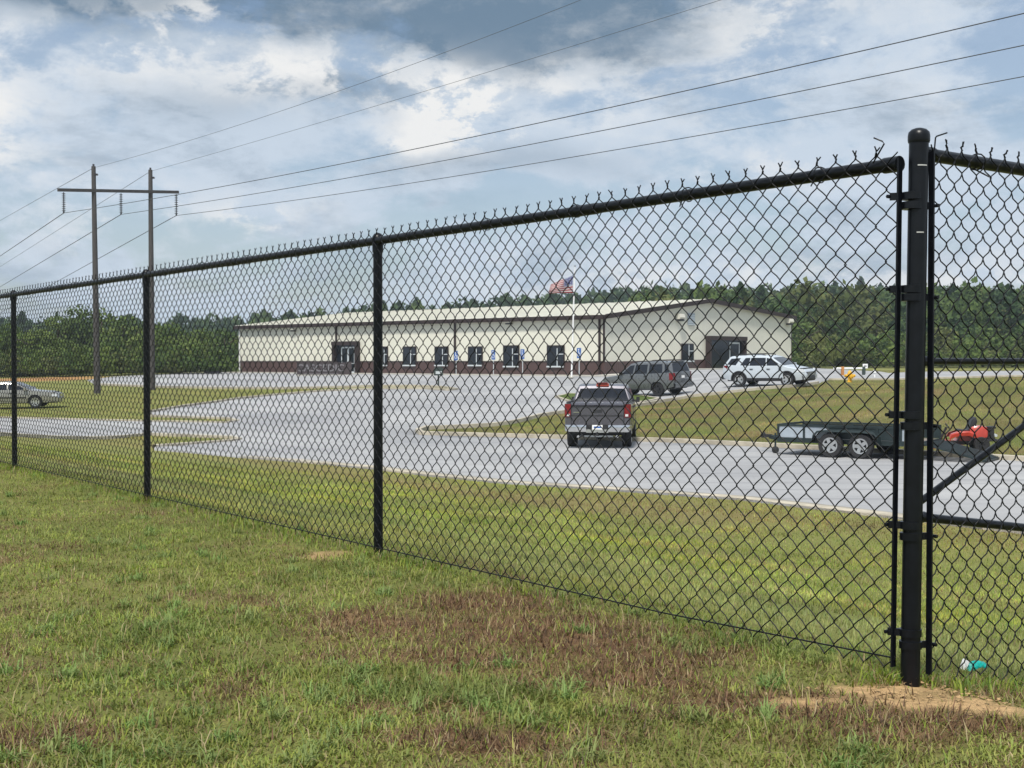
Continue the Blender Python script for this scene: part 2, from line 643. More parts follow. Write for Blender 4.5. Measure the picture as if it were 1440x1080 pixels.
THATCH = [(800, 900, .48, .42, 1.3), (700, 930, .36, .24, 1.1), (880, 960, .40, .20, 1.2), (1180, 1010, .34, .10, 1.0), (930, 930, .36, .28, 1.2), (1040, 990, .42, .16, 1.1), (960, 1010, .3, .08, .8), (1200, 1040, .35, .12, .8), (560, 1000, .2, .1, .6), (640, 1045, .26, .10, 1.1), (80, 1040, .28, .12, .8), (720, 850, .35, .3, .8),
          (330, 975, .25, .12, .45), (560, 880, .3, .3, .5), (1130, 1050, .25, .1, .7), (880, 1040, .2, .08, .5), (450, 800, .4, .5, .4), (0, 780, .5, .7, .4), (1380, 1020, .25, .1, .55)]
CLAY = [(1225, 968, .20, .10, 1), (1320, 990, .30, .085, 1.1), (1135, 990, .14, .045, .9), (1420, 1000, .18, .07, .9), (1290, 962, .22, .06, .8), (478, 777, .22, .16, .62), (340, 712, .2, .25, .5), (1180, 960, .1, .05, .6)]
LUSH = [(860, 900, .3, .2, .1), (1000, 910, .35, .16, 1), (600, 985, .35, .16, 1), (450, 950, .35, .2, .9), (180, 960, .3, .2, .8), (840, 1010, .35, .1, 1), (300, 870, .5, .4, .6),
        (700, 1060, .2, .1, .6), (1130, 930, .2, .1, .9), (100, 690, .8, .5, .6), (620, 780, .3, .3, .5), (350, 720, .6, .6, .6), (40, 1070, .25, .1, .6), (760, 830, .4, .25, .5)]


def masks(X, Y):
    n1 = fbm(X * 1.6, Y * 1.6, 3, 5)
    n2 = fbm(X * 5.3 + 7, Y * 5.3, 9, 4)
    th = np.clip(spots(X, Y, THATCH) * 1.25 + (n1 - .5) * 1.9 + (n2 - .5) * 1.3 - .14, 0, 1)
    cl = np.clip(spots(X, Y, CLAY) * 1.7 + (n2 - .5) * 1.9 + (fbm(X * 19, Y * 19, 13, 3) - .5) * 1.1 - .42, 0, 1)
    lu = np.clip(spots(X, Y, LUSH) * .8 + (n1 - .55) * -1.2 + (n2 - .5), 0, 1)
    return th, cl, lu


def axis_vals(fine_lo, fine_hi, fs, mid_lo, mid_hi, ms, far_lo, far_hi, g=1.12):
    a = list(np.arange(fine_lo, fine_hi, fs))
    x, s = fine_lo, fs
    left = []
    while x > mid_lo:
        s = min(s * 1.3, ms)
        x -= s
        left.append(x)
    while x > far_lo:
        s *= g
        x -= s
        left.append(x)
    x, s = fine_hi, fs
    right = [x]
    while x < mid_hi:
        s = min(s * 1.3, ms)
        x += s
        right.append(x)
    while x < far_hi:
        s *= g
        x += s
        right.append(x)
    return np.array(left[::-1] + a + right)


gx = axis_vals(-5.5, 3.2, .07, -42, 48, .8, -1500, 1500)
gy = axis_vals(2.0, 9.0, .07, -8, 120, .8, -60, 2200)
GX, GY = np.meshgrid(gx, gy)
GZ = H(GX, GY)
near = np.exp(-np.clip(GY - 10, 0, None) / 15)
GZ = GZ + near * ((fbm(GX * 3, GY * 3, 21) - .5) * .03 + (fbm(GX * 11, GY * 11, 22, 3) - .5) * .018)
pave_in = inside(pts_main, GX, GY)
U = u_of(GX, GY)
th, cl, lu = masks(GX, GY)
g_a = np.array((.115, .140, .036))
g_b = np.array((.205, .195, .065))
thc = np.array((.165, .090, .053))
clc = np.array((.52, .345, .175))
f1 = fbm(GX * .55, GY * .55, 31, 5)[..., None]
tint = (g_a * (1 - f1) + g_b * f1) * np.where(U > 0, 1.18, 1.0)[..., None]
nearL = (U < 1.2)[..., None]
tint = np.where(nearL, tint * (1 - th[..., None] * .85) + thc * th[..., None] * .85, tint)
tint = np.where(nearL, tint * (1 - cl[..., None]) + clc * cl[..., None], tint)
# drier, tan turf along the edge of the drive and on the bank
V = GY + .72 * GX - 45.4
dry = np.clip(np.exp(-((U - 12.0 - np.clip(GX, 0, 9) * .35) / 1.3) ** 2) * .9 + (fbm(GX * .35, GY * .35, 41, 4) - .52) * 1.6, 0, 1)[..., None]
tint = np.where(nearL, tint, tint * (1 - dry * .6) + np.array((.215, .165, .075)) * dry * .6)
bank = ((V > -3) & (GX > -4) & (GY < 110))[..., None]
fb = np.clip(fbm(GX * .30 + 3, GY * .65, 51, 5) * 1.7 - .35, 0, 1)[..., None]
bk = np.array((.095, .118, .030)) * (1 - fb) + np.array((.175, .140, .060)) * fb
red = np.clip(fbm(GX * .8, GY * .8, 61, 4) * 5 - 3.2, 0, 1)[..., None]
bk = bk * (1 - red * .5) + np.array((.26, .12, .085)) * red * .5
bk = bk * (.65 + .75 * fbm(GX * .9, GY * .55, 131, 5))[..., None]
tint = np.where(bank, bk, tint)
far = sst((GY - 130) / 60)[..., None]
tint = tint * (1 - far) + np.array((.045, .055, .022)) * far
# orange clay scraped bare beyond the parked saloon
c_or = on_ground(60, 533)
om = np.exp(-(((GX - c_or[0]) / 7) ** 2 + ((GY - c_or[1]) / 7) ** 2))
om = np.clip(om * 2 + (fbm(GX * .6, GY * .6, 71) - .5) - .5, 0, 1)[..., None]
tint = tint * (1 - om) + np.array((.36, .20, .085)) * om
ny, nx = GX.shape
idx = np.arange(nx * ny).reshape(ny, nx)
faces = np.stack([idx[:-1, :-1], idx[:-1, 1:], idx[1:, 1:], idx[1:, :-1]], -1).reshape(-1, 4)
ground = np_mesh('ground', np.stack([GX, GY, GZ], -1).reshape(-1, 3), faces, M['soil'], tint.reshape(-1, 3), True)
tag(ground, kind='structure')


def drape(poly, lift, step=1.2, m=None, name='sheet', hfun=H):
    """a flat outline cut into cells and laid on the terrain"""
    import bmesh
    bm = bmesh.new()
    vs = [bm.verts.new((p[0], p[1], 0)) for p in poly]
    tri = tessellate_polygon([[Vector((p[0], p[1], 0)) for p in poly]])
    for t in tri:
        try:
            bm.faces.new([vs[i] for i in t])
        except ValueError:
            pass
    p = np.array(poly)
    for k, n in ((0, (1, 0, 0)), (1, (0, 1, 0))):
        for c in np.arange(p[:, k].min() + step, p[:, k].max(), step):
            co = (c, 0, 0) if k == 0 else (0, c, 0)
            bmesh.ops.bisect_plane(bm, geom=bm.verts[:] + bm.edges[:] + bm.faces[:], plane_co=co, plane_no=n)
    xs = np.array([v.co[:2] for v in bm.verts])
    zs = hfun(xs[:, 0], xs[:, 1]) + lift
    for v, z in zip(bm.verts, zs):
        v.co.z = z
    bmesh.ops.recalc_face_normals(bm, faces=bm.faces)
    for f in bm.faces:
        if f.normal.z < 0:
            f.normal_flip()
    rim = [e for e in bm.edges if e.is_boundary]
    ex = bmesh.ops.extrude_edge_only(bm, edges=rim)          # the slab's edge goes down into the soil
    for v in [g for g in ex['geom'] if isinstance(g, bmesh.types.BMVert)]:
        v.co.z -= .4
    me = bpy.data.meshes.new(name)
    bm.to_mesh(me)
    bm.free()
    me.materials.append(m)
    me.polygons.foreach_set('use_smooth', [True] * len(me.polygons))
    o = bpy.data.objects.new(name, me)
    COL.objects.link(o)
    return o


tag(drape(pts_main, .045, 1.5, M['pave'], 'asphalt_lot'), kind='structure')
# planted islet in the lot (turf sheet on top of the asphalt)
isl = drape(pts_island, .12, 1.0, M['soil'], 'turf_islet')
a = isl.data.attributes.new('tint', 'FLOAT_COLOR', 'POINT')
a.data.foreach_set('color', np.tile(np.array((.085, .115, .03, 1), np.float32), len(isl.data.vertices)))
tag(isl, kind='structure')


def kerb(path, name='kerb', w=.16, h=.15, closed=False):
    pts = []
    for a, b in zip(path, path[1:] + ([path[0]] if closed else [])):
        n = max(1, int(np.hypot(*(b - a)) / 1.2))
        for k in range(n):
            pts.append(a + (b - a) * k / n)
    pts.append(path[0] if closed else path[-1])
    rows = []
    for i, p in enumerate(pts):
        d = pts[min(i + 1, len(pts) - 1)] - pts[max(i - 1, 0)]
        d = d / (np.hypot(*d) + 1e-9)
        n = np.array((-d[1], d[0]))
        z = float(H(p[0], p[1]))
        rows.append([(*(p + n * w * .62), z - .1), (*(p + n * w * .5), z + h), (*(p + n * w * .1), z + h + .015), (*(p - n * w * .5), z + h), (*(p - n * w * .62), z - .1)])
    return tag(MB().grid(rows).build(name, M['kerb'], smooth=True, angle=35), kind='structure')


G = lambda lst: [on_ground(*p) for p in lst]
kerb(G([(600, 604.5), (588, 609), (593, 613), (640, 614.5), (800, 619), (950, 624), (1080, 630.5), (1260, 640), (1440, 650.5), (1700, 666)]), h=.17, w=.2)
kerb(G([(1150, 540), (1119, 544.6), (1068, 548.5), (1010, 555), (975, 558.5), (930, 566), (898, 571.5), (850, 577), (790, 581.5), (760, 586), (742, 591), (718, 596.5), (690, 600), (640, 602.7), (600, 604.5)]))
kerb(G([(212, 586.5), (206, 582), (258, 573), (300, 567.5), (337, 562), (387, 557), (453, 551.5), (528, 548.3), (598, 548.3), (632, 550.5), (643, 549), (625, 546), (584, 544.2), (528, 544), (487, 545.5), (389, 547.5), (320, 547), (217, 545), (135, 541.5)]))
kerb(G([(217, 630), (280, 625.5), (325, 622), (337, 619.5), (327, 617), (208, 612.5), (0, 612.5), (-220, 612)]), h=.1)
kerb(G([(-220, 588), (0, 589), (200, 594), (318, 596), (334, 593), (322, 590), (212, 586.5)]), h=.1)
kerb(pts_island, h=.13, closed=True)
kerb(G([(1165, 534.5), (1260, 534.5), (1440, 529.5), (1700, 527)]), h=.1)
# pale concrete gutter strip where the lawn meets the drive
near_edge = G([(1700, 784), (1440, 752), (1257, 730), (1040, 704), (850, 690), (700, 680), (600, 670), (521, 660), (412, 650), (337, 644)])
gut = [p for p in near_edge] + [p + FN * .45 for p in near_edge[::-1]]
tag(drape(gut, .052, 2.0, M['kerb'], 'gutter'), kind='structure')

# ------------------------------------------------------------------ chain-link fence (local: x along run, y towards the viewer's side, z up)
MESH_W, MESH_H = .0738, .0702
RAIL_Z, RAIL_R = 1.490, .0194
SPAN = 3.03


def wire_fabric(x0, n_wires, z_top, ybase, ground, depth=.0042, r=.0021, spikes=True, seed=1):
    """woven zigzag wires; every wire hooks round its two neighbours"""
    rg = np.random.default_rng(seed)
    hw, hh = MESH_W / 2, MESH_H / 2
    ns = 5
    V_, F_ = [], []
    off = 0
    ang = np.linspace(0, 2 * np.pi, ns, endpoint=False)
    ca, sa = np.cos(ang), np.sin(ang)
    for k in range(n_wires):
        xa = x0 + k * hw
        gz = ground(xa) + .012
        rows = int((z_top - gz) / hh)
        if rows < 1:
            continue
        P = []
        jit = rg.normal(0, .0010, rows + 1)
        for j in range(rows + 1):
            side = (j + k) % 2                    # 0: bend at the left, 1: bend at the right
            xb = xa + side * hw + jit[j] + (.0012 if side else -.0012)
            z = z_top - j * hh
            sgn = -1 if side else 1
            b = .0065
            if j > 0:
                P.append((xb + sgn * b * .95, ybase + depth * .35 * (1 if side else -1), z + b))
            P.append((xb, ybase - depth * 0.0, z))
            if j < rows:
                P.append((xb + sgn * b * .95, ybase - depth * .35 * (1 if side else -1), z - b))
                P.append((xa + hw * .5, ybase - depth * (1 if side else -1), z - hh / 2))
        P = np.array(P)
        T = np.gradient(P, axis=0)
        T /= np.linalg.norm(T, axis=1)[:, None]
        S = np.cross(T, np.array((0, 1, 0)))
        S /= np.linalg.norm(S, axis=1)[:, None]
        W = np.cross(S, T)
        ring = P[:, None, :] + r * (S[:, None, :] * ca[None, :, None] + W[:, None, :] * sa[None, :, None])
        m_ = len(P)
        V_.append(ring.reshape(-1, 3))
        i = np.arange(m_ - 1)[:, None] * ns + np.arange(ns)[None, :]
        i2 = np.arange(m_ - 1)[:, None] * ns + (np.arange(ns)[None, :] + 1) % ns
        F_.append((np.stack([i, i2, i2 + ns, i + ns], -1).reshape(-1, 4)) + off)
        off += m_ * ns
    if spikes:                                     # twisted ends above the rail
        for k in range(n_wires):
            if k % 2 == 0:
                continue
            x = x0 + k * hw + hw
            z = z_top
            lean = rg.normal(0, .004)
            mb = MB()
            mb.tube([(x + .002, ybase, z - .004), (x - .002, ybase + .002, z + .006), (x + lean * .5 + .0015, ybase, z + .012)], .0034, 5)
            for s in (-1, 1):
                mb.tube([(x + lean * .5, ybase, z + .011), (x + lean + s * (.004 + .004 * rg.random()), ybase + s * .003, z + .021 + .006 * rg.random())], .0022, 4)
            q = np.array(mb.v)
            V_.append(q)
            for f in mb.f:
                f = tuple(f)
                if len(f) == 4:
                    F_.append(np.array([f]) + off)
                else:                               # end caps as quads and fans of quads
                    for c in range(1, len(f) - 2, 2):
                        F_.append(np.array([(f[0], f[c], f[c + 1], f[c + 2])]) + off)
            off += len(q)
    return np.concatenate(V_), np.concatenate(F_)


fence = empty('chain_link_fence', (P0[0], P0[1], 0), 0, 'black chain-link fence with a thick capped corner post, crossing the whole picture', 'fence')
ROT_L = math.atan2(FD[1], FD[0])
ROT_R = math.atan2(FN[1], FN[0])


def run_part(name, mb, rz, m='fence', smooth=True, parent=None):
    o = mb.build(name, M[m], parent or fence, smooth=smooth, angle=45)
    if parent is None:
        o.rotation_euler = (0, 0, rz)
    return o


def g_left(x):
    p = P0 + FD * x
    return float(H(p[0], p[1]))


def g_right(x):
    p = P0 + FN * x
    return float(H(p[0], p[1]))


# for the left run local +y is away to the lower left (viewer's side); for the right run the viewer's side is local -y
CP = .0278
TILT = R(.62)
c_post = MB().lathe([(CP, -.3), (CP, 1.548)], 28)
corner = run_part('corner_post', c_post, 0)
corner.rotation_euler = (0, TILT, 0)
corner['label'] = 'thick round corner post with domed cap'
cap = MB().lathe([(.0302, 1.546), (.0316, 1.552), (.0316, 1.566), (.0296, 1.576), (.0215, 1.584), (.010, 1.588), (.002, 1.589)], 28)
run_part('post_cap', cap, 0, parent=corner)
for zz, w in ((1.553, .020), (1.476, .026), (1.283, .019)):
    a0 = -1.95
    mk = MB().grid([[(.0283 * math.cos(a0 + (q - .2) * w / .031 * 1.2) * 1.02, .0283 * math.sin(a0 + (q - .2) * w / .031 * 1.2) * 1.02, zz + dz) for q in np.linspace(.2, 1.2, 6)] for dz in (0, .0035)])
    run_part('paper_mark', mk, 0, 'mark', parent=corner)
# line posts
for i in range(1, 5):
    x = SPAN * i * (1.0 if i < 3 else 1.012)
    p = run_part('line_post', MB().lathe([(.0224, g_left(x) - .3), (.0224, RAIL_Z - .03)], 18), 0)
    pos = FD * x
    p.location = (pos[0], pos[1], 0)
    lc = MB().lathe([(.0265, RAIL_Z - .055), (.0268, RAIL_Z - .020), (.029, RAIL_Z + .004), (.027, RAIL_Z + .020), (.018, RAIL_Z + .034), (.004, RAIL_Z + .040)], 18)
    run_part('loop_cap', lc, 0, parent=p)
# top rails
top = run_part('top_rail', MB().tube([(.055, .006, RAIL_Z), (16.5, .006, RAIL_Z)], RAIL_R, 14), ROT_L)
run_part('rail_end_cup', MB().tube([(.040, .006, RAIL_Z), (.095, .006, RAIL_Z)], RAIL_R + .004, 14), ROT_L)
run_part('rail_end_cup', MB().tube([(.032, -.004, RAIL_Z + .027), (.085, -.004, RAIL_Z + .027)], RAIL_R + .004, 14), ROT_R)
topr = run_part('top_rail', MB().tube([(.05, -.004, RAIL_Z + .027), (SPAN, -.004, RAIL_Z + .027)], RAIL_R, 14), ROT_R)
for x in (1.40, 4.6, 7.8, 11.5):                    # rail sleeves
    run_part('rail_sleeve', MB().tube([(x, .006, RAIL_Z), (x + .15, .006, RAIL_Z)], RAIL_R + .0022, 14), ROT_L)
# woven mesh, one roll per bay on the long run
YM = .034
start = .030
bay = [start, SPAN, SPAN * 2, SPAN * 3.036, 16.3]
nw = [int(round((b - a) / (MESH_W / 2))) for a, b in zip(bay, bay[1:])]
x = start
for i, n in enumerate(nw):
    n -= n % 2
    vv, ff = wire_fabric(x, n, RAIL_Z + .030, YM, lambda q: g_left(q) + (.012 if i == 0 else .0), seed=5 + i)
    o = np_mesh('wire_mesh', vv, ff, M['wire'], smooth=True)
    o.parent = fence
    o.rotation_euler = (0, 0, ROT_L)
    x += n * MESH_W / 2
nr = 78
vv, ff = wire_fabric(.042, nr, RAIL_Z + .050, -.033, lambda q: g_right(q), depth=.0068, seed=15)
o = np_mesh('wire_mesh', vv, ff, M['wire'], smooth=True)
o.parent = fence
o.rotation_euler = (0, 0, ROT_R)
# loose bent wire ends each side of the corner post
run_part('wire_end', MB().tube([(.115, YM, RAIL_Z + .008), (.075, YM, RAIL_Z + .060), (.082, YM, RAIL_Z + .068), (.112, YM, RAIL_Z + .082)], .0024, 6), ROT_L, 'wire')
run_part('wire_end', MB().tube([(.055, -.033, RAIL_Z + .035), (.060, -.033, RAIL_Z + .072), (.066, -.033, RAIL_Z + .077), (.115, -.033, RAIL_Z + .092)], .0024, 6), ROT_R, 'wire')
# tension bars with their bands round the corner post
barL = MB().box(.031, .037, YM - .008, YM + .010, .020, RAIL_Z + .012)
bL_ = run_part('tension_bar', barL, ROT_L, smooth=False)
bL_.rotation_euler = (0, -TILT * .9, ROT_L)
barR = MB().box(.0400, .0460, -.042, -.024, .000, RAIL_Z + .03)
run_part('tension_bar', barR, ROT_R, smooth=False)
for k, yp in enumerate((277, 407, 583, 737, 887)):
    zz = at_depth(1265, yp, 3.74)[2]
    b = MB().lathe([(CP + .0008, zz - .011), (CP + .0042, zz - .0105), (CP + .0042, zz + .0105), (CP + .0008, zz + .011)], 24)
    b.bar((.018, .016, zz), (.052, YM + .004, zz), .005, .021)
    b.tube([(.048, .018, zz), (.048, YM + .020, zz)], .0058, 6)
    b.add([(.015, .024, zz - .0105), (.045, YM + .012, zz - .0105), (.045, YM + .012, zz + .0105), (.015, .024, zz + .0105),
           (.015, .020, zz - .0105), (.045, YM + .008, zz - .0105), (.045, YM + .008, zz + .0105), (.015, .020, zz + .0105)],
          [(0, 1, 2, 3), (7, 6, 5, 4), (0, 4, 5, 1), (3, 2, 6, 7), (1, 5, 6, 2)])
    run_part('tension_band', b, ROT_L)
for k, yp in enumerate((291, 419, 598, 752, 903)):
    zz = at_depth(1310, yp, 3.75)[2]
    b = MB().lathe([(CP + .0008, zz - .011), (CP + .0046, zz - .0105), (CP + .0046, zz + .0105), (CP + .0008, zz + .011)], 24)
    b.bar((.018, -.018, zz), (.060, -.030, zz), .005, .021)
    b.tube([(.055, -.050, zz), (.055, -.012, zz)], .0056, 6)
    run_part('tension_band', b, ROT_R)
# rails and brace of the short run
slope = lambda s: .462 - .135 * s
run_part('middle_rail', MB().tube([(.034, .012, EYE), (SPAN, .012, EYE)], .0098, 12), ROT_R)
run_part('lower_rail', MB().tube([(.034, -.004, slope(.034)), (SPAN, -.004, slope(SPAN))], .0132, 12), ROT_R)
run_part('brace_rod', MB().tube([(.028, -.006, .500), (1.08, -.006, .905)], .0105, 12), ROT_R)
for s0, zz in ((.05, slope(.05)), (.05, EYE)):
    run_part('rail_clamp', MB().tube([(.030, .0, zz), (.062, .0, zz)], .0165, 12), ROT_R)
vv, ff = wire_fabric(.042 + 78 * MESH_W / 2, 80, RAIL_Z + .050, -.033, lambda q: g_right(q), depth=.0068, seed=16)
o = np_mesh('wire_mesh', vv, ff, M['wire'], smooth=True)
o.parent = fence
o.rotation_euler = (0, 0, ROT_R)
run_part('top_rail', MB().tube([(SPAN, -.004, RAIL_Z + .027), (2 * SPAN, -.004, RAIL_Z + .027)], RAIL_R, 14), ROT_R)
pe = run_part('line_post', MB().lathe([(.0238, g_right(2 * SPAN) - .3), (.0238, RAIL_Z + .05)], 18), 0)
pe.location = (FN[0] * SPAN * 2, FN[1] * SPAN * 2, 0)
pe = run_part('line_post', MB().lathe([(.0238, g_right(SPAN) - .3), (.0238, RAIL_Z + .05)], 18), 0)
pe.location = (FN[0] * SPAN, FN[1] * SPAN, 0)
# wire ties round the top rail
rgt = np.random.default_rng(3)
x = .33
while x < 12:
    mb = MB()
    cy = .012
    loop = [(x + .004 * math.sin(a_ * 2), cy + (RAIL_R + .010) * math.cos(a_), RAIL_Z + (RAIL_R + .005) * math.sin(a_)) for a_ in np.linspace(0, 2 * math.pi * .93, 12)]
    loop.append((x + .012, cy + .03, RAIL_Z - .035 - .01 * rgt.random()))
    mb.tube(loop, .0022, 5)
    run_part('tie_wire', mb, ROT_L, 'wire')
    x += .56 + .08 * rgt.random()
for x in (.30, .86):
    loop = [(x, -.010 + (RAIL_R + .010) * math.cos(a_), RAIL_Z + .027 + (RAIL_R + .005) * math.sin(a_)) for a_ in np.linspace(0, 2 * math.pi * .93, 12)]
    loop.append((x + .02, -.04, RAIL_Z - .02))
    run_part('tie_wire', MB().tube(loop, .0024, 5), ROT_R, 'wire')
# bottom tension wire
run_part('bottom_wire', MB().tube([(.04, YM - .004, .045)] + [(q, YM - .004, .045 + g_left(q)) for q in np.arange(1, 16, 1.)], .0026, 6), ROT_L, 'wire')

# ------------------------------------------------------------------ warehouse (local: x along the gable wall, y along the long wall, both from the near corner)
WL, WG = 49.8, 30.9
BZ = -.36
EAVE, WAIN, RIDGE = 4.61, .88, 6.42
EAVE_R, WAIN_R = 5.28, 1.26
RX = 15.45
wh = empty('warehouse', (BN[0], BN[1], 0), math.atan2(BG[1], BG[0]), 'long cream metal warehouse with brown wainscot, low gable roof and dark windows', 'warehouse')
# frame: local x = BG, local y = left of BG = BL


def wpart(name, mb, m, parent=None, smooth=False):
    return mb.build(name, M[m], parent or wh, smooth=smooth)


def wall_t(px):
    """distance along the long wall from the near corner for a column of the photograph"""
    a = (px - 720) / 1800
    return (BN[0] - a * BN[1]) / (a * BL[1] - BL[0])


def gable_t(px):
    a = (px - 720) / 1800
    return (BN[0] - a * BN[1]) / (a * BG[1] - BG[0])


def sl(x):   # wainscot top along the gable
    return WAIN + (WAIN_R - WAIN) * x / WG


lw = MB().box(0, .20, 0, WL, WAIN, EAVE + .05)
long_wall = wpart('long_wall', lw, 'cream')
gp = [(.20, WAIN + .002), (WG, WAIN_R), (WG, EAVE_R + .05), (RX, RIDGE), (.20, EAVE + .06)]
gable = wpart('gable_wall', MB().prism(gp, .2, 'y', 0), 'cream')
wpart('back_wall', MB().box(WG - .2, WG, .2, WL, -1.0, EAVE_R), 'cream')
wpart('far_gable_wall', MB().prism([(.2, -1), (WG - .2, -1), (WG - .2, EAVE_R), (RX, RIDGE), (.2, EAVE)], .2, 'y', WL - .2), 'cream')
lwn = wpart('wainscot', MB().box(-.03, .20, -.03, WL, -1.2, WAIN), 'brown')
gwn = wpart('wainscot', MB().prism([(.21, -1.2), (WG, -1.2), (WG, WAIN_R), (.21, WAIN)], .23, 'y', -.03), 'brown')
# drip ledge between siding and wainscot
wpart('drip_trim', MB().box(-.07, -.001, -.07, WL, WAIN - .03, WAIN + .05), 'trim')
# roof: two slopes with thickness, eave overhang
oh = .35
sL = (RIDGE - EAVE) / RX
sR = (RIDGE - EAVE_R) / (WG - RX)
roofL = MB().prism([(-oh, EAVE - sL * oh + .06), (RX, RIDGE + .06), (RX, RIDGE + .20), (-oh, EAVE - sL * oh + .20)], WL + 2 * oh, 'y', -oh)
rl = wpart('roof_slope', roofL, 'roof')
roofR = MB().prism([(RX, RIDGE + .06), (WG + oh, EAVE_R - sR * oh + .06), (WG + oh, EAVE_R - sR * oh + .20), (RX, RIDGE + .20)], WL + 2 * oh, 'y', -oh)
rr_ = wpart('roof_slope', roofR, 'roof')
seams = MB()
for y in np.arange(.2, WL, 1.22):
    seams.bar((-oh + .02, y, EAVE - sL * oh + .225), (RX, y, RIDGE + .225), .05, .05)
wpart('roof_seams', seams, 'roof', rl)['kind'] = 'stuff'
# fascia, gutter, rake trim, corner trim, downspouts
wpart('eave_gutter', MB().box(-oh - .16, -oh, -oh, WL + oh, EAVE - .22, EAVE + .13), 'trim')
rk = MB().prism([(-oh, EAVE - sL * oh - .16), (RX, RIDGE - .16), (RX, RIDGE + .23), (-oh, EAVE - sL * oh + .23)], .09, 'y', -oh - .09)
wpart('rake_trim', rk, 'trim')
rk = MB().prism([(RX, RIDGE - .16), (WG + oh, EAVE_R - sR * oh - .16), (WG + oh, EAVE_R - sR * oh + .23), (RX, RIDGE + .23)], .09, 'y', -oh - .09)
wpart('rake_trim', rk, 'trim')
wpart('corner_trim', MB().box(-.075, -.032, -.075, .12, WAIN + .06, EAVE), 'trim')
wpart('corner_trim', MB().box(WG + .002, WG + .06, -.04, .20, -1, EAVE_R), 'trim')
for px in (475, 642, 849):
    t = wall_t(px) if px < 845 else .35
    wpart('downspout', MB().box(-.20, -.075, t, t + .16, BZ - .3, EAVE - .2), 'trim')
t = wall_t(338)
wpart('downspout', MB().box(-.17, -.075, t - .1, t + .02, BZ - .3, EAVE - .2), 'white')


def warehouse_window(t0, t1, z0, z1, wall='long', split=.62):
    """dark two-light window: big fixed pane, narrow pane with a cross bar, pale sill"""
    y0, y1 = min(t0, t1), max(t0, t1)

    def bx(mb, a0, a1, d0, d1, za, zb):
        if wall == 'long':
            mb.box(d0, d1, a0, a1, za, zb)
        else:
            mb.box(a0, a1, d0, d1, za, zb)
        return mb
    w = wpart('window', bx(MB(), y0 - .09, y1 + .09, -.10, -.055, z0 - .05, z1 + .09), 'trim')
    p0, p1 = y0, y1
    if wall == 'long':      # photograph's left is larger t
        ms = p1 - split * (p1 - p0)
        panes = ((ms + .05, p1), (p0, ms - .05))
    else:
        ms = p0 + split * (p1 - p0)
        panes = ((p0, ms - .05), (ms + .05, p1))
    bx(MB(), *panes[0], -.125, -.102, z0, z1).build('pane', M['glass'], w)
    zm = z0 + .60 * (z1 - z0)
    bx(MB(), *panes[1], -.125, -.102, zm + .04, z1).build('pane', M['glass'], w)
    bx(MB(), *panes[1], -.125, -.102, z0, zm - .04).build('pane', M['glass'], w)
    bx(MB(), ms - .045, ms + .045, -.145, -.102, z0, zm + .5 if wall == 'long' else z1).build('mullion', M['alu'], w)
    bx(MB(), min(panes[1]) + .002, max(panes[1]) - .002, -.143, -.102, zm - .035, zm + .035).build('mullion', M['alu'], w)
    bx(MB(), p0 - .05, p1 + .05, -.20, -.102, z0 - .13, z0 - .002).build('sill', M['alu'], w)
    return w


for a, b in ((536, 545.5), (568.5, 585.5), (613, 630.5), (660, 678.5), (709.5, 730), (771, 793.5)):
    d = BN[1] + BL[1] * wall_t((a + b) / 2)
    zt = EYE + (508 - (488.5 if b < 700 else 487)) * d / 1800
    zb = EYE + (508 - (513 if b < 700 else 514.5)) * d / 1800
    warehouse_window(wall_t(b), wall_t(a), zb, zt)
a, b = gable_t(958), gable_t(973.5)
dg = BN[1] + BG[1] * (a + b) / 2
warehouse_window(a, b, EYE + 1.0 * dg / 1800, EYE + 23.5 * dg / 1800, 'gable', .58)


def entrance(t0, t1, z0, z1, wall, d0, d1):
    """deep dark porch recess with aluminium doors"""
    def bx(a0, a1, e0, e1, za, zb):
        mb = MB()
        return mb.box(e0, e1, a0, a1, za, zb) if wall == 'long' else mb.box(a0, a1, e0, e1, za, zb)
    en = wpart('entrance', bx(t0, t1, -.11, -.055, z0, z1), 'trim')
    bx(t0, t0 + .28, -.55, -.112, z0, z1 - .32).build('jamb', M['trim'], en)
    bx(t1 - .28, t1, -.55, -.112, z0, z1 - .32).build('jamb', M['trim'], en)
    bx(t0 - .02, t1 + .02, -.62, -.112, z1 - .318, z1 + .06).build('canopy', M['trim'], en)
    # storefront
    bx(t0 + .282, t1 - .282, -.15, -.112, z0, z1 - .32).build('glass_wall', M['glass'], en)
    n = len(d0)
    for a_, b_ in zip(d0, d1):
        fr = bx(a_, b_, -.19, -.152, z1 - .62, z1 - .48).build('door_frame', M['alu'], en)
        bx(a_, a_ + .11, -.19, -.152, z0, z1 - .622).build('door_frame', M['alu'], en)
        bx(b_ - .11, b_, -.19, -.152, z0, z1 - .622).build('door_frame', M['alu'], en)
        bx(a_ + .112, b_ - .112, -.19, -.152, z0, z0 + .24).build('door_frame', M['alu'], en)
        bx(a_ + .112, b_ - .112, -.185, -.152, z0 + 1.0, z0 + 1.08).build('push_bar', M['alu'], en)
    return en


t0, t1 = wall_t(507), wall_t(472.5)
d = BN[1] + BL[1] * (t0 + t1) / 2
ta, tm, tb = wall_t(501), wall_t(491.5), wall_t(482)
entrance(t0, t1, BZ + .02, EYE + 27 * d / 1800, 'long', (ta, tm), (tm - .01, tb))
t0, t1 = gable_t(991.5), gable_t(1043)
d = BN[1] + BG[1] * (t0 + t1) / 2
entrance(t0, t1, EYE - 13 * d / 1800, EYE + 34 * d / 1800, 'gable', (gable_t(1023.5),), (gable_t(1037.5),))


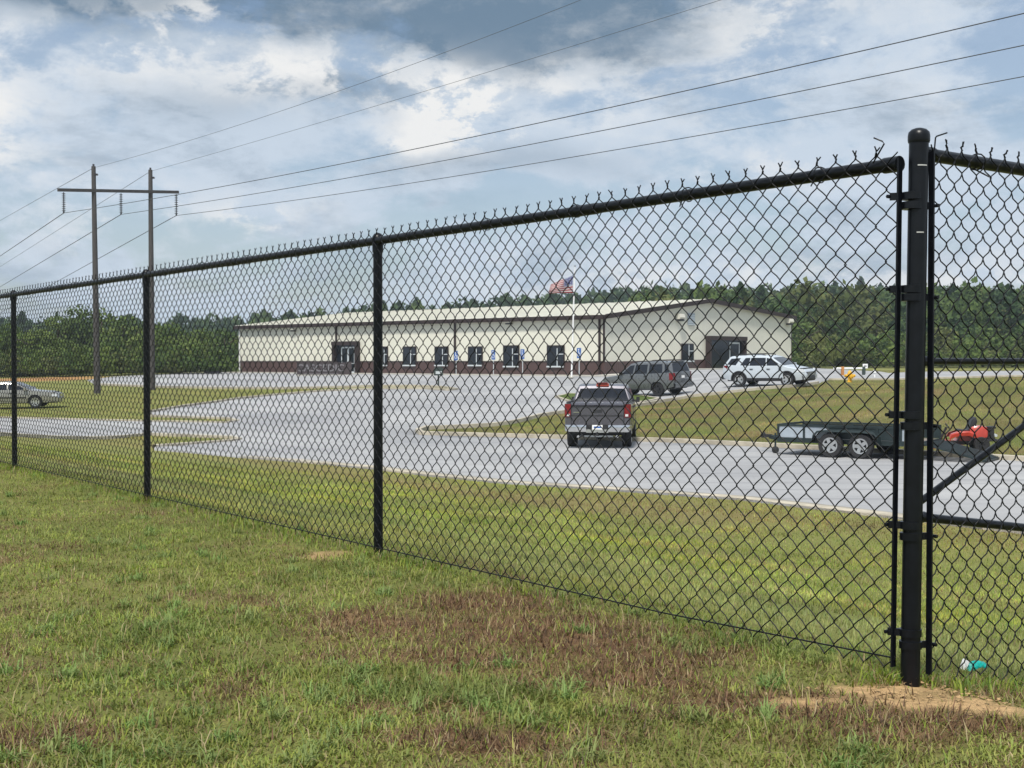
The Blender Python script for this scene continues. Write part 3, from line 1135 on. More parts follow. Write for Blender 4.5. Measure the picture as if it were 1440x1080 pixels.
def wall_light(px, py, wall):
    t_ = wall_t(px) if wall == 'long' else gable_t(px)
    dd = BN[1] + (BL[1] if wall == 'long' else BG[1]) * t_
    z_ = EYE + (508 - py) * dd / 1800
    prof = [(0, .22), (-.30, .16), (-.38, -.02), (-.30, -.12), (0, -.12)]
    if wall == 'long':
        mb = MB().prism([(p_[0] - .057, z_ + p_[1]) for p_ in prof], .62, 'y', t_ - .31)
        l_ = wpart('wall_light', mb, 'roof')
        MB().box(-.40, -.06, t_ - .27, t_ + .27, z_ - .24, z_ - .122).build('lens', M['blackp'], l_)
    else:
        v_ = [(t_ - .38 + q, p_[0] * 1.3 - .057, z_ + p_[1] * 1.6) for q in (0, .76) for p_ in prof]
        n = len(prof)
        mb = MB().add(v_, [tuple(range(n)), tuple(range(2 * n - 1, n - 1, -1))] + [(i, (i + 1) % n, n + (i + 1) % n, n + i) for i in range(n)])
        l_ = wpart('wall_light', mb, 'roof')
        MB().box(t_ - .34, t_ + .30, -.50, -.06, z_ - .36, z_ - .195).build('lens', M['blackp'], l_)


for px, py in ((415, 463), (718, 452.5)):
    wall_light(px, py, 'long')
wall_light(953, 446, 'gable')
wall_light(1107, 452, 'gable')
t_ = gable_t(971)
z_ = EYE + 62 * (BN[1] + BG[1] * t_) / 1800
vent = wpart('wall_vent', MB().box(t_ - .55, t_ + .55, -.10, -.04, z_ - .75, z_ + .35), 'panel')
for k in range(5):
    MB().box(t_ - .5, t_ + .5, -.135, -.102, z_ - .70 + k * .2, z_ - .62 + k * .2).build('slat', M['alu'], vent)

# walks round the building (raised slabs)
def slab(name, poly, top, m='concrete'):
    p = [BN + BG * a_ + BL * b_ for a_, b_ in poly]
    v_ = []
    for x_, y_ in p:
        v_.append((x_, y_, top(x_, y_)))
    n = len(p)
    v2 = [(x_, y_, z_ - 1.2) for x_, y_, z_ in v_]
    tri = tessellate_polygon([[Vector((x_, y_, 0)) for x_, y_ in p]])
    fs = [tuple(t) for t in tri] + [(i, (i + 1) % n, n + (i + 1) % n, n + i) for i in range(n)]
    return tag(MB().add(v_ + v2, fs).build(name, M[m]), kind='structure')


tp = lambda x_, y_: max(float(H(x_, y_)), -.40) + .13
wp = [(-.08, WL)] + [(-.08, q) for q in np.arange(48, -.5, -2)] + [(-.08, -.08)] + [(-2.2, -.08)] + [(-2.2, q) for q in np.arange(0, 18, 2)] + [(-1.7, q) for q in np.arange(18, 49, 2)] + [(-1.7, WL)]
slab('walk', wp, tp)
gw = [(-2.2, -.085)] + [(q, -.085) for q in np.arange(0, 31, 1.5)] + [(WG, -.085), (WG, -2.2)] + [(q, -2.2) for q in np.arange(30, 18, -1.5)] + [(q, -3.0) for q in np.arange(18, -2, -1.5)] + [(-2.2, -3.0)]
slab('walk', gw, tp)

# ------------------------------------------------------------------ power line: H-frame structure with its cables
bL, bR = on_ground(137, 553.5), on_ground(214, 548.5)
topL, topR = at_depth(131.5, 234, bL[1]), at_depth(211.5, 239, bR[1])
fr = empty('transmission_pole', (bL[0], bL[1], float(H(*bL))), 0, 'tall wooden H-frame power pole with crossarm and hanging insulators', 'power pole')
O = np.array((bL[0], bL[1], float(H(*bL))))


def wood(b, t, nm):
    a_ = np.array((b[0], b[1], float(H(*b)) - .5)) - O
    e_ = np.array(t) - O
    pts = [a_ + (e_ - a_) * q for q in np.linspace(0, 1, 8)]
    return MB().tube(pts, [.235 - .09 * q for q in np.linspace(0, 1, 8)], 14).build(nm, M['pole'], fr, smooth=True)


pL, pR = wood(bL, topL, 'pole'), wood(bR, topR, 'pole')
for p_, t_ in ((pL, topL), (pR, topR)):
    q = np.array(t_) - O
    MB().box(q[0] - .05, q[0] + .28, q[1] - .12, q[1] + .12, q[2] - .62, q[2] - .5).box(q[0] - .06, q[0] + .06, q[1] - .05, q[1] + .05, q[2] - .1, q[2] + .16).build('bracket', M['insul'], p_)
armdir = np.array((topR[0] - topL[0], topR[1] - topL[1]))
cL = at_depth(131.5, 268.5, bL[1])
cR = at_depth(212, 270, bR[1])
ad = (cR - cL)
A0, A1 = cL - ad * .56, cR + ad * .53
off = np.array((.0, -.20, 0))
arm = MB().bar(A0 - O + off, A1 - O + off, .15, .21).build('crossarm', M['pole'], fr)
ins_pts = []
for px, pya, pyb in ((91.2, 268, 300), (171.5, 270, 302), (249, 273, 303.5)):
    f_ = (px - 86) / (254.5 - 86)
    a_ = A0 + (A1 - A0) * f_
    b_ = at_depth(px, pyb, a_[1])
    a_ = np.array((b_[0], a_[1], a_[2] - .15))
    prof = []
    n = 9
    zz = np.linspace(a_[2], b_[2] + .12, n + 1)
    for i in range(n):
        h_ = zz[i] - zz[i + 1]
        prof += [(.030, zz[i]), (.035, zz[i] - h_ * .45), (.135, zz[i] - h_ * .72), (.125, zz[i] - h_ * .85), (.03, zz[i] - h_ * .90)]
    prof += [(.03, zz[-1]), (.06, zz[-1] - .03), (.06, zz[-1] - .13), (.01, zz[-1] - .14)]
    MB().lathe([(r_, z_ - O[2]) for r_, z_ in prof], 12, c=(a_[0] - O[0], a_[1] - O[1] - .2, 0)).build('insulator_string', M['insul'], fr, smooth=True)
    ins_pts.append(np.array((a_[0], a_[1] - .2, b_[2])))


def cable_to(p0, pts_px, dirv, label, r=.02, extra=1.5, drop=None, group='power cables'):
    """sagging cable from p0 in plan direction dirv, its height read at some bearings"""
    ss, zs = [0.0], [p0[2]]
    for px, py in pts_px:
        a_ = (px - 720) / 1800
        s = (a_ * p0[1] - p0[0]) / (dirv[0] - a_ * dirv[1])
        ss.append(s)
        zs.append(at_depth(px, py, p0[1] + dirv[1] * s)[2])
    co = np.polyfit(ss, zs, min(2, len(ss) - 1))
    q = np.linspace(0, ss[-1] * extra, 60)
    path = [(p0[0] + dirv[0] * s, p0[1] + dirv[1] * s, np.polyval(co, s) if s > 0 else p0[2]) for s in q]
    o = MB().tube(path, r, 5).build('power_cable', M['cable'], smooth=True)
    return tag(o, label, 'cable', group)


DR = np.array((.68, -.733))
DL = np.array((-.455, .890))
cable_to(ins_pts[0], [(720, 181), (1440, 18)], DR, 'upper of the three conductors running from the insulators to the right', .019)
cable_to(ins_pts[1], [(720, 208), (1440, 63)], DR, 'middle of the three conductors running from the insulators to the right', .019)
cable_to(ins_pts[2], [(720, 235), (1440, 107)], DR, 'lower of the three conductors running from the insulators to the right', .019)
cable_to(topL - np.array((0, 0, .1)), [(620, 76), (816, 0)], DR, 'thin shield wire from the top of the left pole, highest in the sky', .011)
cable_to(topR - np.array((0, 0, .1)), [(720, 91), (1012, 0)], DR, 'thin shield wire from the top of the right pole towards the right', .011)
cable_to(ins_pts[0], [(0, 361)], DL, 'conductor from the outer left insulator running away behind', .028, 2.2)
cable_to(ins_pts[1], [(0, 404)], DL, 'conductor from the middle insulator running away to the left', .028, 2.4)
cable_to(ins_pts[2], [(88, 392)], DL, 'conductor from the right insulator passing behind both poles to the left', .028, 3.4)
cable_to(topL - np.array((0, 0, .1)), [(0, 311)], DL, 'thin shield wire from the left pole top running away to the left', .018, 2.0)
cable_to(topR - np.array((0, 0, .1)), [(85, 322)], DL, 'thin shield wire from the right pole top running away to the left', .018, 2.5)


# ------------------------------------------------------------------ vehicles (x forward, y left, z up, wheels on z = 0)
class Car:
    def __init__(s, prof, W, sill, belt, roof, axles, RW, tumble=.17, rnd=(.10, .16), arch=1.16):
        s.prof, s.W, s.sill, s.belt, s.roof, s.axles, s.RW, s.tum, s.rnd = prof, W / 2, sill, belt, roof, axles, RW, tumble, rnd
        s.xr, s.xf = prof[0][0], prof[-1][0]
        s.Ra = RW * arch
        s.px = [p[0] for p in prof]
        s.pz = [p[1] for p in prof]

    def zt(s, x):
        return float(np.interp(x, s.px, s.pz))

    def hw(s, x, z):
        w = s.W
        d = x - s.xr
        if d < .55:
            w *= 1 - s.rnd[0] * (1 - d / .55) ** 2
        d = s.xf - x
        if d < 1.0:
            w *= 1 - s.rnd[1] * (1 - d / 1.0) ** 2
        b = s.belt
        m_ = s.sill + .38 * (b - s.sill)
        if z <= m_:
            k = .955 + .045 * max(0, (z - s.sill) / (m_ - s.sill))
        elif z <= b:
            k = 1 - .035 * ((z - m_) / (b - m_)) ** 1.5
        else:
            k = .965 - s.tum * ((z - b) / (s.roof - b)) ** 1.15
        return w * k

    def zb(s, x):
        z = s.sill
        if x - s.xr < .5:
            z += .14 * (1 - (x - s.xr) / .5)
        if s.xf - x < .6:
            z += .06 * (1 - (s.xf - x) / .6)
        for a in s.axles:
            q = s.Ra ** 2 - (x - a) ** 2
            if q > 0:
                z = max(z, s.RW + math.sqrt(q))
        return z

    def stations(s):
        xs = list(s.px)
        for a in s.axles:
            xs += [a + s.Ra * math.cos(q) for q in np.linspace(0, math.pi, 13)] + [a - s.Ra - .004, a + s.Ra + .004]
        xs += list(np.arange(s.xr, s.xf, .22)) + [s.xr + .06, s.xf - .06, s.xf - .14]
        xs = sorted(set(round(float(np.clip(x, s.xr, s.xf)), 4) for x in xs))
        return xs

    def body(s, root, m, name='body'):
        rows = []
        for x in s.stations():
            zb, zt = s.zb(x), s.zt(x)
            zb = min(zb, zt - .05)
            lim = min(zt - .045, s.belt)
            left = [(x, s.hw(x, z), z) for z in np.linspace(zb, max(lim, zb + .01), 6)]
            up = max(zt - .045, lim)
            left += [(x, s.hw(x, z), z) for z in np.linspace(lim, up, 5)[1:]]
            w = s.hw(x, up)
            left += [(x, w * .965, zt - .016), (x, w * .90, zt), (x, w * .5, zt + .012), (x, 0, zt + .018)]
            rows.append(left + [(x, -y, z) for _, y, z in left[-2::-1]])
        mb = MB().grid(rows)
        n = len(rows[0])
        mb.f.append(tuple(range(n)))
        mb.f.append(tuple(reversed(range((len(rows) - 1) * n, len(rows) * n))))
        b = mb.build(name, m, root, smooth=True, angle=32)
        ub = MB().box(s.xr + .25, s.xf - .25, -s.W * .80, s.W * .80, s.sill - .04, s.RW + s.Ra + .02 if False else s.belt - .12)
        ub.build('underbody', M['blackp'], root)
        return b

    def side(s, name, quad, m, root, off=.006, nu=6, nv=4, sides=(1, -1), th=.03):
        """panel following the flank; quad = four (x, z) corners"""
        out = []
        q = [np.array(p) for p in quad]
        for sd in sides:
            rows = []
            for i in range(nv + 1):
                v = i / nv
                row = []
                for j in range(nu + 1):
                    u = j / nu
                    p = (q[0] * (1 - u) + q[1] * u) * (1 - v) + (q[3] * (1 - u) + q[2] * u) * v
                    row.append((p[0], sd * (s.hw(p[0], p[1]) + off), p[1]))
                rows.append(row)
            mb = MB().grid(rows)
            # skirt so the panel has an edge
            rim = [(0, j) for j in range(nu + 1)] + [(i, nu) for i in range(1, nv + 1)] + [(nv, j) for j in range(nu - 1, -1, -1)] + [(i, 0) for i in range(nv - 1, 0, -1)]
            o_ = len(mb.v)
            for i, j in rim:
                p = rows[i][j]
                mb.v.append((p[0], p[1] - sd * th, p[2]))
            k = len(rim)
            for a in range(k):
                b = (a + 1) % k
                ia, ib = rim[a][0] * (nu + 1) + rim[a][1], rim[b][0] * (nu + 1) + rim[b][1]
                mb.f.append((ia, ib, o_ + b, o_ + a))
            out.append(mb.build(name, m, root, smooth=True, angle=40))
        return out

    def top(s, name, x0, x1, ks, m, root, off=.008, n=8, kf=None):
        """panel lying on the upper outline between x0 and x1, half width ks of the body there"""
        rows = []
        for i in range(n + 1):
            x = x0 + (x1 - x0) * i / n
            z = s.zt(x)
            e = .01 if abs(x1 - x0) > .1 else abs(x1 - x0) / 20
            dz = (s.zt(x + e) - s.zt(x - e)) / (2 * e)
            nn = math.hypot(dz, 1)
            ox, oz = -dz / nn * off, off / nn
            k = ks + ((kf if kf is not None else ks) - ks) * i / n
            w = s.hw(x, z) * k
            rows.append([(x + ox, w * q, z + oz + .016 * (1 - q * q)) for q in np.linspace(-1, 1, 9)])
        return MB().grid(rows).build(name, m, root, smooth=True)

    def wheels(s, root, yw, dark=False, width=.25, spokes=5):
        first = None
        for a in s.axles:
            for sd in (1, -1):
                if first is None:
                    first = make_wheel(s.RW, width, root, 'dkrim' if dark else 'rim', spokes)
                    w = first
                else:
                    w = copy_part(first, root)
                w.location = (a, sd * yw, s.RW)
                w.rotation_euler = (0, 0, 0 if sd > 0 else math.pi)


def make_wheel(Rw, width, root, rimmat, spokes=5, frac=.64):
    h = width / 2
    prof = [(Rw * frac, -h * .9), (Rw * .93, -h), (Rw, -h * .72), (Rw, h * .72), (Rw * .93, h), (Rw * frac, h * .9), (Rw * frac, h * .35)]
    w = MB().lathe(prof, 28, 'y').build('wheel', M['tyre'], root, smooth=True, angle=50)
    r = Rw * frac
    rim = MB().lathe([(r + .012, h * .86), (r + .006, h * .97), (r - .03, h * .95), (r - .035, h * .70), (r - .01, h * .42)], 28, 'y')
    rim.f.pop()
    rim.f.pop()
    rim.lathe([(.075, h * .5), (.07, h * .86), (.02, h * .9)], 14, 'y')
    for k in range(spokes):
        a = 2 * math.pi * k / spokes
        c, s_ = math.cos(a), math.sin(a)
        rim.bar((c * .05, h * .72, s_ * .05), (c * (r - .02), h * .80, s_ * (r - .02)), .115 * r / .25, .04, (0, 1, 0))
    rim.build('rim', M[rimmat], w, smooth=True, angle=35)
    MB().lathe([(r - .012, h * .40), (r - .012, h * .42)], 20, 'y').build('dark_backing', M['blackp'], w)  # black disc added behind the spokes so their gaps look dark, as if shaded
    return w


def place(root, px, py, wx, wy, heading, scale=1.0):
    """put the vehicle so that its point (wx, wy, 0) stands where the photograph shows that wheel"""
    g = on_ground(px, py)
    c, s = math.cos(heading), math.sin(heading)
    x = g[0] - (wx * c - wy * s) * scale
    y = g[1] - (wx * s + wy * c) * scale
    zc = float(H(g[0], g[1])) + .045
    # pitch and roll with the ground
    d = 1.5
    zf = float(H(x + c * d, y + s * d))
    zr = float(H(x - c * d, y - s * d))
    zl = float(H(x - s * d, y + c * d))
    zq = float(H(x + s * d, y - c * d))
    pitch = -math.atan2(zf - zr, 2 * d)
    roll = math.atan2(zl - zq, 2 * d)
    root.location = (x, y, (zf + zr + zl + zq) / 4 + .045)
    root.rotation_euler = (roll, pitch, heading)
    root.scale = (scale,) * 3


def mirror(car, root, x, z, m):
    for sd in (1, -1):
        y = car.hw(x, z)
        mb = MB().box(x - .10, x + .06, sd * (y + .06) - .11 * (sd < 0), sd * (y + .06) + .11 * (sd > 0), z, z + .17).box(x - .03, x + .03, min(sd * (y - .05), sd * (y + .08)), max(sd * (y - .05), sd * (y + .08)), z + .02, z + .08)
        mb.build('mirror', m, root)


def door_set(car, root, m, xs, z0, z1, handle=True, hz=None):
    """door skins a few millimetres proud with dark gaps between; each with its handle"""
    for a, b in xs:
        ds = car.side('door', [(a + .012, z0), (b - .012, z0), (b - .012, z1), (a + .012, z1)], m, root, .010, 6, 4, th=.02)
        for d_, sd in zip(ds, (1, -1)):
            zz = hz or z1 - .10
            y = car.hw(a + .1, zz) + .012
            MB().box(a + .05, a + .24, min(sd * y, sd * (y + .035)), max(sd * y, sd * (y + .035)), zz - .022, zz + .022).build('handle', M['blackp'] if m is not M['tahoe'] else M['blackp'], d_)


# ---- charcoal pickup, seen from behind
def pickup():
    r = empty('pickup_truck', (0, 0, 0), 0, 'charcoal grey pickup truck seen from behind, parked nose to the kerb', 'pickup truck')
    prof = [(-2.80, .98), (-.62, .98), (-.60, 1.34), (-.52, 1.50), (-.36, 1.86), (-.10, 1.93), (.75, 1.93), (1.05, 1.86), (1.62, 1.32), (1.75, 1.25), (2.65, 1.13), (2.80, 1.02), (2.86, .80)]
    c = Car(prof, 2.02, .46, 1.32, 1.93, (-1.78, 1.82), .41, .20, (.03, .13))
    c.body(r, M['truck'])
    # bed sides above the load floor, with rail caps
    for s in (1, -1):
        rows = []
        for x in np.linspace(-2.84, -.62, 14):
            rows.append([(x, s * (c.hw(x, .97)), .97), (x, s * c.hw(x, 1.2) * 1.0, 1.2), (x, s * .985, 1.36), (x, s * .955, 1.41), (x, s * .90, 1.41), (x, s * .88, 1.36), (x, s * .86, .97)])
        mb = MB().grid(rows)
        n = 7
        mb.f += [tuple(range(n)), tuple(range(len(mb.v) - n, len(mb.v)))]
        mb.build('bed_side', M['truck'], r, smooth=True, angle=35)
        MB().box(-2.82, -.64, s * .925 - .05, s * .925 + .05, 1.412, 1.432).build('bed_rail_cap', M['blackp'], r)
    # tailgate: raised top lip, inset band, lower half
    tg = MB().box(-2.90, -2.83, -.80, .80, .74, 1.30).build('tailgate', M['truck'], r)
    MB().grid([[(-2.84, y, 1.30), (-2.93, y, 1.315), (-2.96, y, 1.345), (-2.95, y, 1.395), (-2.90, y, 1.42), (-2.80, y, 1.42), (-2.78, y, 1.30)] for y in (-.80, -.4, 0, .4, .80)]).build('spoiler_lip', M['truck'], tg, smooth=True, angle=50)
    MB().box(-2.918, -2.902, -.79, .79, 1.015, 1.035).build('crease', M['blackp'], tg)
    MB().box(-2.925, -2.902, -.13, .13, 1.13, 1.20).build('tailgate_handle', M['blackp'], tg)
    MB().box(-2.915, -2.902, .50, .74, 1.105, 1.13).build('badge', M['chrome'], tg)
    for s in (1, -1):
        mb = MB().grid([[(-2.86, s * .80, z), (-2.91, s * .82, z), (-2.905, s * .95, z), (-2.84, s * 1.005, z), (-2.68, s * 1.012, z)] for z in (.72, .90, 1.0, 1.2, 1.38)])
        mb.build('corner_panel', M['truck'], r, smooth=True, angle=50)
        t_ = MB().grid([[(-2.93, s * .825, z), (-2.935, s * .88, z), (-2.925, s * .955, z), (-2.86, s * 1.016, z), (-2.74, s * 1.022, z)] for z in (.97, 1.02, 1.2, 1.34, 1.37)]).build('taillight', M['red'], r, smooth=True)
        MB().box(-2.95, -2.93, s * .895 - .045, s * .895 + .045, 1.0, 1.07).build('reverse_lens', M['lens'], t_)
    # stepped chrome bumper with a notch for the plate
    for s in (1, -1):
        mb = MB().grid([[(-2.90, s * y0, .74), (-3.03, s * y0, .735), (-3.05, s * y0, .67), (-3.04, s * y0, .58), (-2.98, s * y0, .52)] for y0 in (.34, .46, .62, .80, .92)] + [[(-2.84, s * 1.0, .74), (-2.93, s * 1.0, .735), (-2.95, s * 1.0, .67), (-2.94, s * 1.0, .59), (-2.88, s * 1.0, .54)], [(-2.60, s * 1.01, .73), (-2.62, s * 1.025, .725), (-2.62, s * 1.03, .67), (-2.62, s * 1.02, .60), (-2.62, s * .98, .56)]])
        mb.build('bumper', M['chrome'], r, smooth=True, angle=50)
    MB().box(-2.99, -2.86, -.34, .34, .50, .60).build('bumper_step', M['chrome'], r)
    MB().box(-2.96, -2.86, -.338, .338, .60, .74).build('plate_recess', M['blackp'], r)
    pl = MB().box(-2.985, -2.962, -.16, .16, .60, .735).build('licence_plate', M['white'], r)
    MB().box(-2.992, -2.986, -.11, .11, .645, .69).build('plate_band', M['blue'], pl)
    # running gear seen under the tail
    MB().tube([(-1.78, -.75, .41), (-1.78, .75, .41)], .06, 10).lathe([(.05, -.2), (.17, -.08), (.19, 0), (.17, .08), (.05, .2)], 14, 'y', (-1.78, 0, .41)).build('rear_axle', M['blackp'], r, smooth=True)
    MB().box(-2.95, -2.60, -.05, .05, .40, .50).tube([(-2.95, 0, .46), (-3.12, 0, .46), (-3.12, 0, .52)], .028, 8).build('tow_hitch', M['blackp'], r)
    MB().box(-2.4, -2.1, -.45, .45, .33, .38).build('tank_strap', M['alu'], r)
    for s in (1, -1):
        MB().tube([(-2.55, s * .55, .40), (-2.92, s * .60, .38)], .045, 10).build('exhaust_tip', M['chrome'], r, smooth=True)
        MB().box(-1.30, -1.27, s * .80 - .14, s * .80 + .14, .22, .62).build('mud_flap', M['blackp'], r)
    # cab glass
    c.top('rear_window', -.575, -.395, .90, M['glass'], r, .010, 8, .87)
    c.top('windshield', 1.08, 1.60, .90, M['glass'], r, .010, 8, .94)
    for q in ([(-.36, 1.36), (.35, 1.36), (.35, 1.80), (-.22, 1.80)], [(.43, 1.36), (1.38, 1.36), (.98, 1.80), (.43, 1.80)]):
        c.side('side_window', q, M['glass'], r, .006)
    door_set(c, r, M['truck'], [(-.42, .38), (.40, 1.42)], .58, 1.30)
    br = MB().box(-.40, -.30, -.20, .20, 1.865, 1.955).build('brake_lamp', M['amber'], r)
    MB().box(-.44, -.26, -.16, .16, 1.957, 1.985).build('lamp_cover', M['red'], br)
    mirror(c, r, 1.30, 1.30, M['blackp'])
    for s in (1, -1):
        MB().box(2.55, 2.80, s * .80 - .16, s * .80 + .16, .86, 1.05).build('headlight', M['lens'], r)
    MB().box(2.80, 2.90, -.55, .55, .72, 1.05).build('grille', M['chrome'], r)
    MB().box(2.70, 2.98, -.95, .95, .46, .68).build('front_bumper', M['chrome'], r)
    c.wheels(r, .86, False, .29)
    return r


truck = pickup()
place(truck, 843.5, 629.5, -1.78, 0, R(82.4))


# ---- grey full-size wagon, seen from its left rear
def big_suv():
    r = empty('large_suv', (0, 0, 0), 0, 'silver grey sport utility vehicle with red tail lamps, behind the pickup', 'suv')
    prof = [(-2.56, .98), (-2.555, 1.20), (-2.50, 1.32), (-2.36, 1.80), (-2.28, 1.90), (-1.4, 1.945), (.10, 1.93), (.42, 1.86), (1.12, 1.30), (1.22, 1.24), (2.20, 1.14), (2.45, 1.04), (2.56, .82)]
    c = Car(prof, 2.01, .40, 1.26, 1.945, (-1.46, 1.48), .395, .17, (.06, .14))
    c.body(r, M['tahoe'])
    for q in ([(.20, 1.30), (.98, 1.30), (.42, 1.76), (.12, 1.80)], [(-.78, 1.30), (.10, 1.30), (.02, 1.80), (-.80, 1.82)]):
        c.side('side_window', q, M['glass'], r, .006)
    c.side('side_window', [(-1.85, 1.32), (-.92, 1.30), (-.93, 1.82), (-1.80, 1.82)], M['glass'], r, .006)
    c.side('side_window', [(-2.30, 1.34), (-2.02, 1.33), (-1.96, 1.80), (-2.20, 1.78)], M['glass'], r, .006)
    door_set(c, r, M['tahoe'], [(.14, 1.14), (-.84, .12)], .50, 1.24)
    c.top('rear_window', -2.495, -2.345, .88, M['glass'], r, .012, 8, .84)
    c.top('windshield', .50, 1.08, .88, M['glass'], r, .010, 8, .92)
    lg = MB().box(-2.60, -2.55, -.76, .76, .74, 1.28).build('liftgate', M['tahoe'], r)
    MB().box(-2.615, -2.602, -.70, .70, .92, .96).build('chrome_bar', M['chrome'], lg)
    MB().box(-2.615, -2.602, -.15, .15, .98, 1.12).build('licence_plate', M['white'], lg)
    MB().grid([[(-2.54, y, .72), (-2.68, y * 1.0, .71), (-2.70, y, .62), (-2.68, y, .48), (-2.56, y, .42)] for y in (-.94, -.7, 0, .7, .94)] ).build('bumper', M['tahoe'], r, smooth=True, angle=50)
    for s in (1, -1):
        MB().grid([[(-2.60, s * .77, z), (-2.60, s * .86, z), (-2.53, s * .945, z), (-2.32, s * 1.0, z)] for z in (.90, 1.0, 1.15, 1.30)]).build('taillight', M['red'], r, smooth=True)
        MB().tube([(-2.1, s * .74, 1.96), (-1.9, s * .74, 2.0), (-.1, s * .76, 1.99), (.1, s * .76, 1.95)], .022, 6).build('roof_rail', M['blackp'], r)
        MB().box(2.30, 2.46, s * .72 - .18, s * .72 + .18, .84, 1.02).build('headlight', M['lens'], r)
        c.side('wheel_trim', [(-1.46 - .30, .81), (-1.46 + .30, .81), (-1.46 + .26, .87), (-1.46 - .26, .87)], M['tahoe'], r, .02, sides=(s,))
        MB().box(-1.0, 1.0, s * .97 - .06, s * .97 + .06, .36, .42).build('running_board', M['blackp'], r)
    MB().box(-2.36, -2.24, -.60, .60, 1.90, 1.945).build('roof_spoiler', M['tahoe'], r)
    mirror(c, r, 1.0, 1.24, M['blackp'])
    MB().box(2.50, 2.60, -.55, .55, .68, 1.0).build('grille', M['blackp'], r)
    c.wheels(r, .86, True, .26)
    return r


suv = big_suv()
place(suv, 924.5, 559, -1.46, .98, R(138.8), .97)


# ---- white crossover, seen from its right front
def crossover():
    r = empty('white_suv', (0, 0, 0), 0, 'white sport utility vehicle with black roof rails, parked before the gable', 'suv')
    prof = [(-2.44, .92), (-2.42, 1.16), (-2.34, 1.26), (-2.02, 1.66), (-1.90, 1.70), (-.8, 1.745), (.15, 1.72), (.50, 1.63), (1.28, 1.16), (1.40, 1.11), (2.10, 1.00), (2.38, .88), (2.50, .66)]
    c = Car(prof, 2.00, .34, 1.13, 1.745, (-1.42, 1.44), .385, .19, (.10, .17))
    c.body(r, M['explorer'])
    c.side('side_window', [(.26, 1.17), (1.12, 1.17), (.46, 1.56), (.22, 1.59)], M['glass'], r, .006)
    c.side('side_window', [(-.78, 1.17), (.20, 1.17), (.16, 1.60), (-.70, 1.61)], M['glass'], r, .006)
    c.side('side_window', [(-1.34, 1.20), (-.82, 1.17), (-.76, 1.61), (-1.05, 1.60)], M['glass'], r, .006)
    c.side('side_window', [(-2.16, 1.24), (-1.62, 1.20), (-1.34, 1.60), (-1.92, 1.57)], M['glass'], r, .006)
    c.top('windshield', .56, 1.25, .90, M['glass'], r, .010, 8, .95)
    c.top('rear_window', -2.31, -2.05, .88, M['glass'], r, .010)
    door_set(c, r, M['explorer'], [(.22, 1.24), (-.80, .20)], .46, 1.10, hz=.98)
    for s in (1, -1):
        c.side('rocker', [(-.98, .33), (.98, .33), (.98, .48), (-.98, .48)], M['blackp'], r, .022, sides=(s,))
        for a in c.axles:     # black wheel-arch cladding
            mb = MB()
            rows = []
            for q in np.linspace(-.12, math.pi + .12, 15):
                rr = []
                for rad, o_ in ((c.Ra - .02, .0), (c.Ra - .01, .02), (c.Ra + .055, .018), (c.Ra + .06, -.005)):
                    x_, z_ = a + rad * math.cos(q), c.RW + rad * math.sin(q)
                    rr.append((x_, s * (c.hw(np.clip(x_, c.xr, c.xf), max(z_, .34)) + o_), z_))
                rows.append(rr)
            mb.grid(rows).build('arch_cladding', M['blackp'], r, smooth=True)
        MB().tube([(-1.75, s * .70, 1.74), (-1.55, s * .70, 1.80), (-.1, s * .72, 1.80), (.1, s * .72, 1.75)], .026, 6).build('roof_rail', M['blackp'], r)
        # headlight wraps round the corner
        rows = []
        for z in (.80, .86, .92, .97):
            rows.append([(x_, s * (c.hw(x_, z) + .010), z) for x_ in (1.98, 2.12, 2.26, 2.38, 2.46 - (z - .8) * .4)])
        MB().grid(rows).build('headlight', M['lens'], r, smooth=True)
        MB().box(2.38, 2.50, s * .66 - .09, s * .66 + .09, .46, .55).build('fog_lamp', M['lens'], r)
        MB().grid([[(-2.46, s * .70, z), (-2.45, s * .82, z), (-2.36, s * .90, z), (-2.12, s * .965, z)] for z in (.95, 1.05, 1.18)]).build('taillight', M['red'], r, smooth=True)
    for x in (-1.2, -.1):
        MB().bar((x, -.72, 1.81), (x, .72, 1.81), .07, .035).build('roof_bar', M['blackp'], r)
    g = MB().box(2.42, 2.50, -.62, .62, .60, .80).build('grille', M['blackp'], r)
    for k in range(3):
        MB().box(2.502, 2.53, -.60, .60, .615 + k * .065, .65 + k * .065).build('grille_bar', M['chrome'], g)
    MB().grid([[(2.30, y * 1.02, .58), (2.52 - .28 * abs(y) ** 3, y, .60), (2.56 - .28 * abs(y) ** 3, y, .50), (2.54 - .28 * abs(y) ** 3, y, .36), (2.30, y * 1.0, .28)] for y in (-.92, -.75, -.4, 0, .4, .75, .92)]).build('lower_bumper', M['blackp'], r, smooth=True, angle=50)
    MB().box(-2.52, -2.40, -.90, .90, .40, .66).build('rear_bumper', M['blackp'], r)
    mirror(c, r, 1.10, 1.10, M['explorer'])
    c.wheels(r, .87, False, .25, 5)
    return r


wsuv = crossover()
place(wsuv, 1106.5, 545, 1.44, -.98, R(-35), .985)


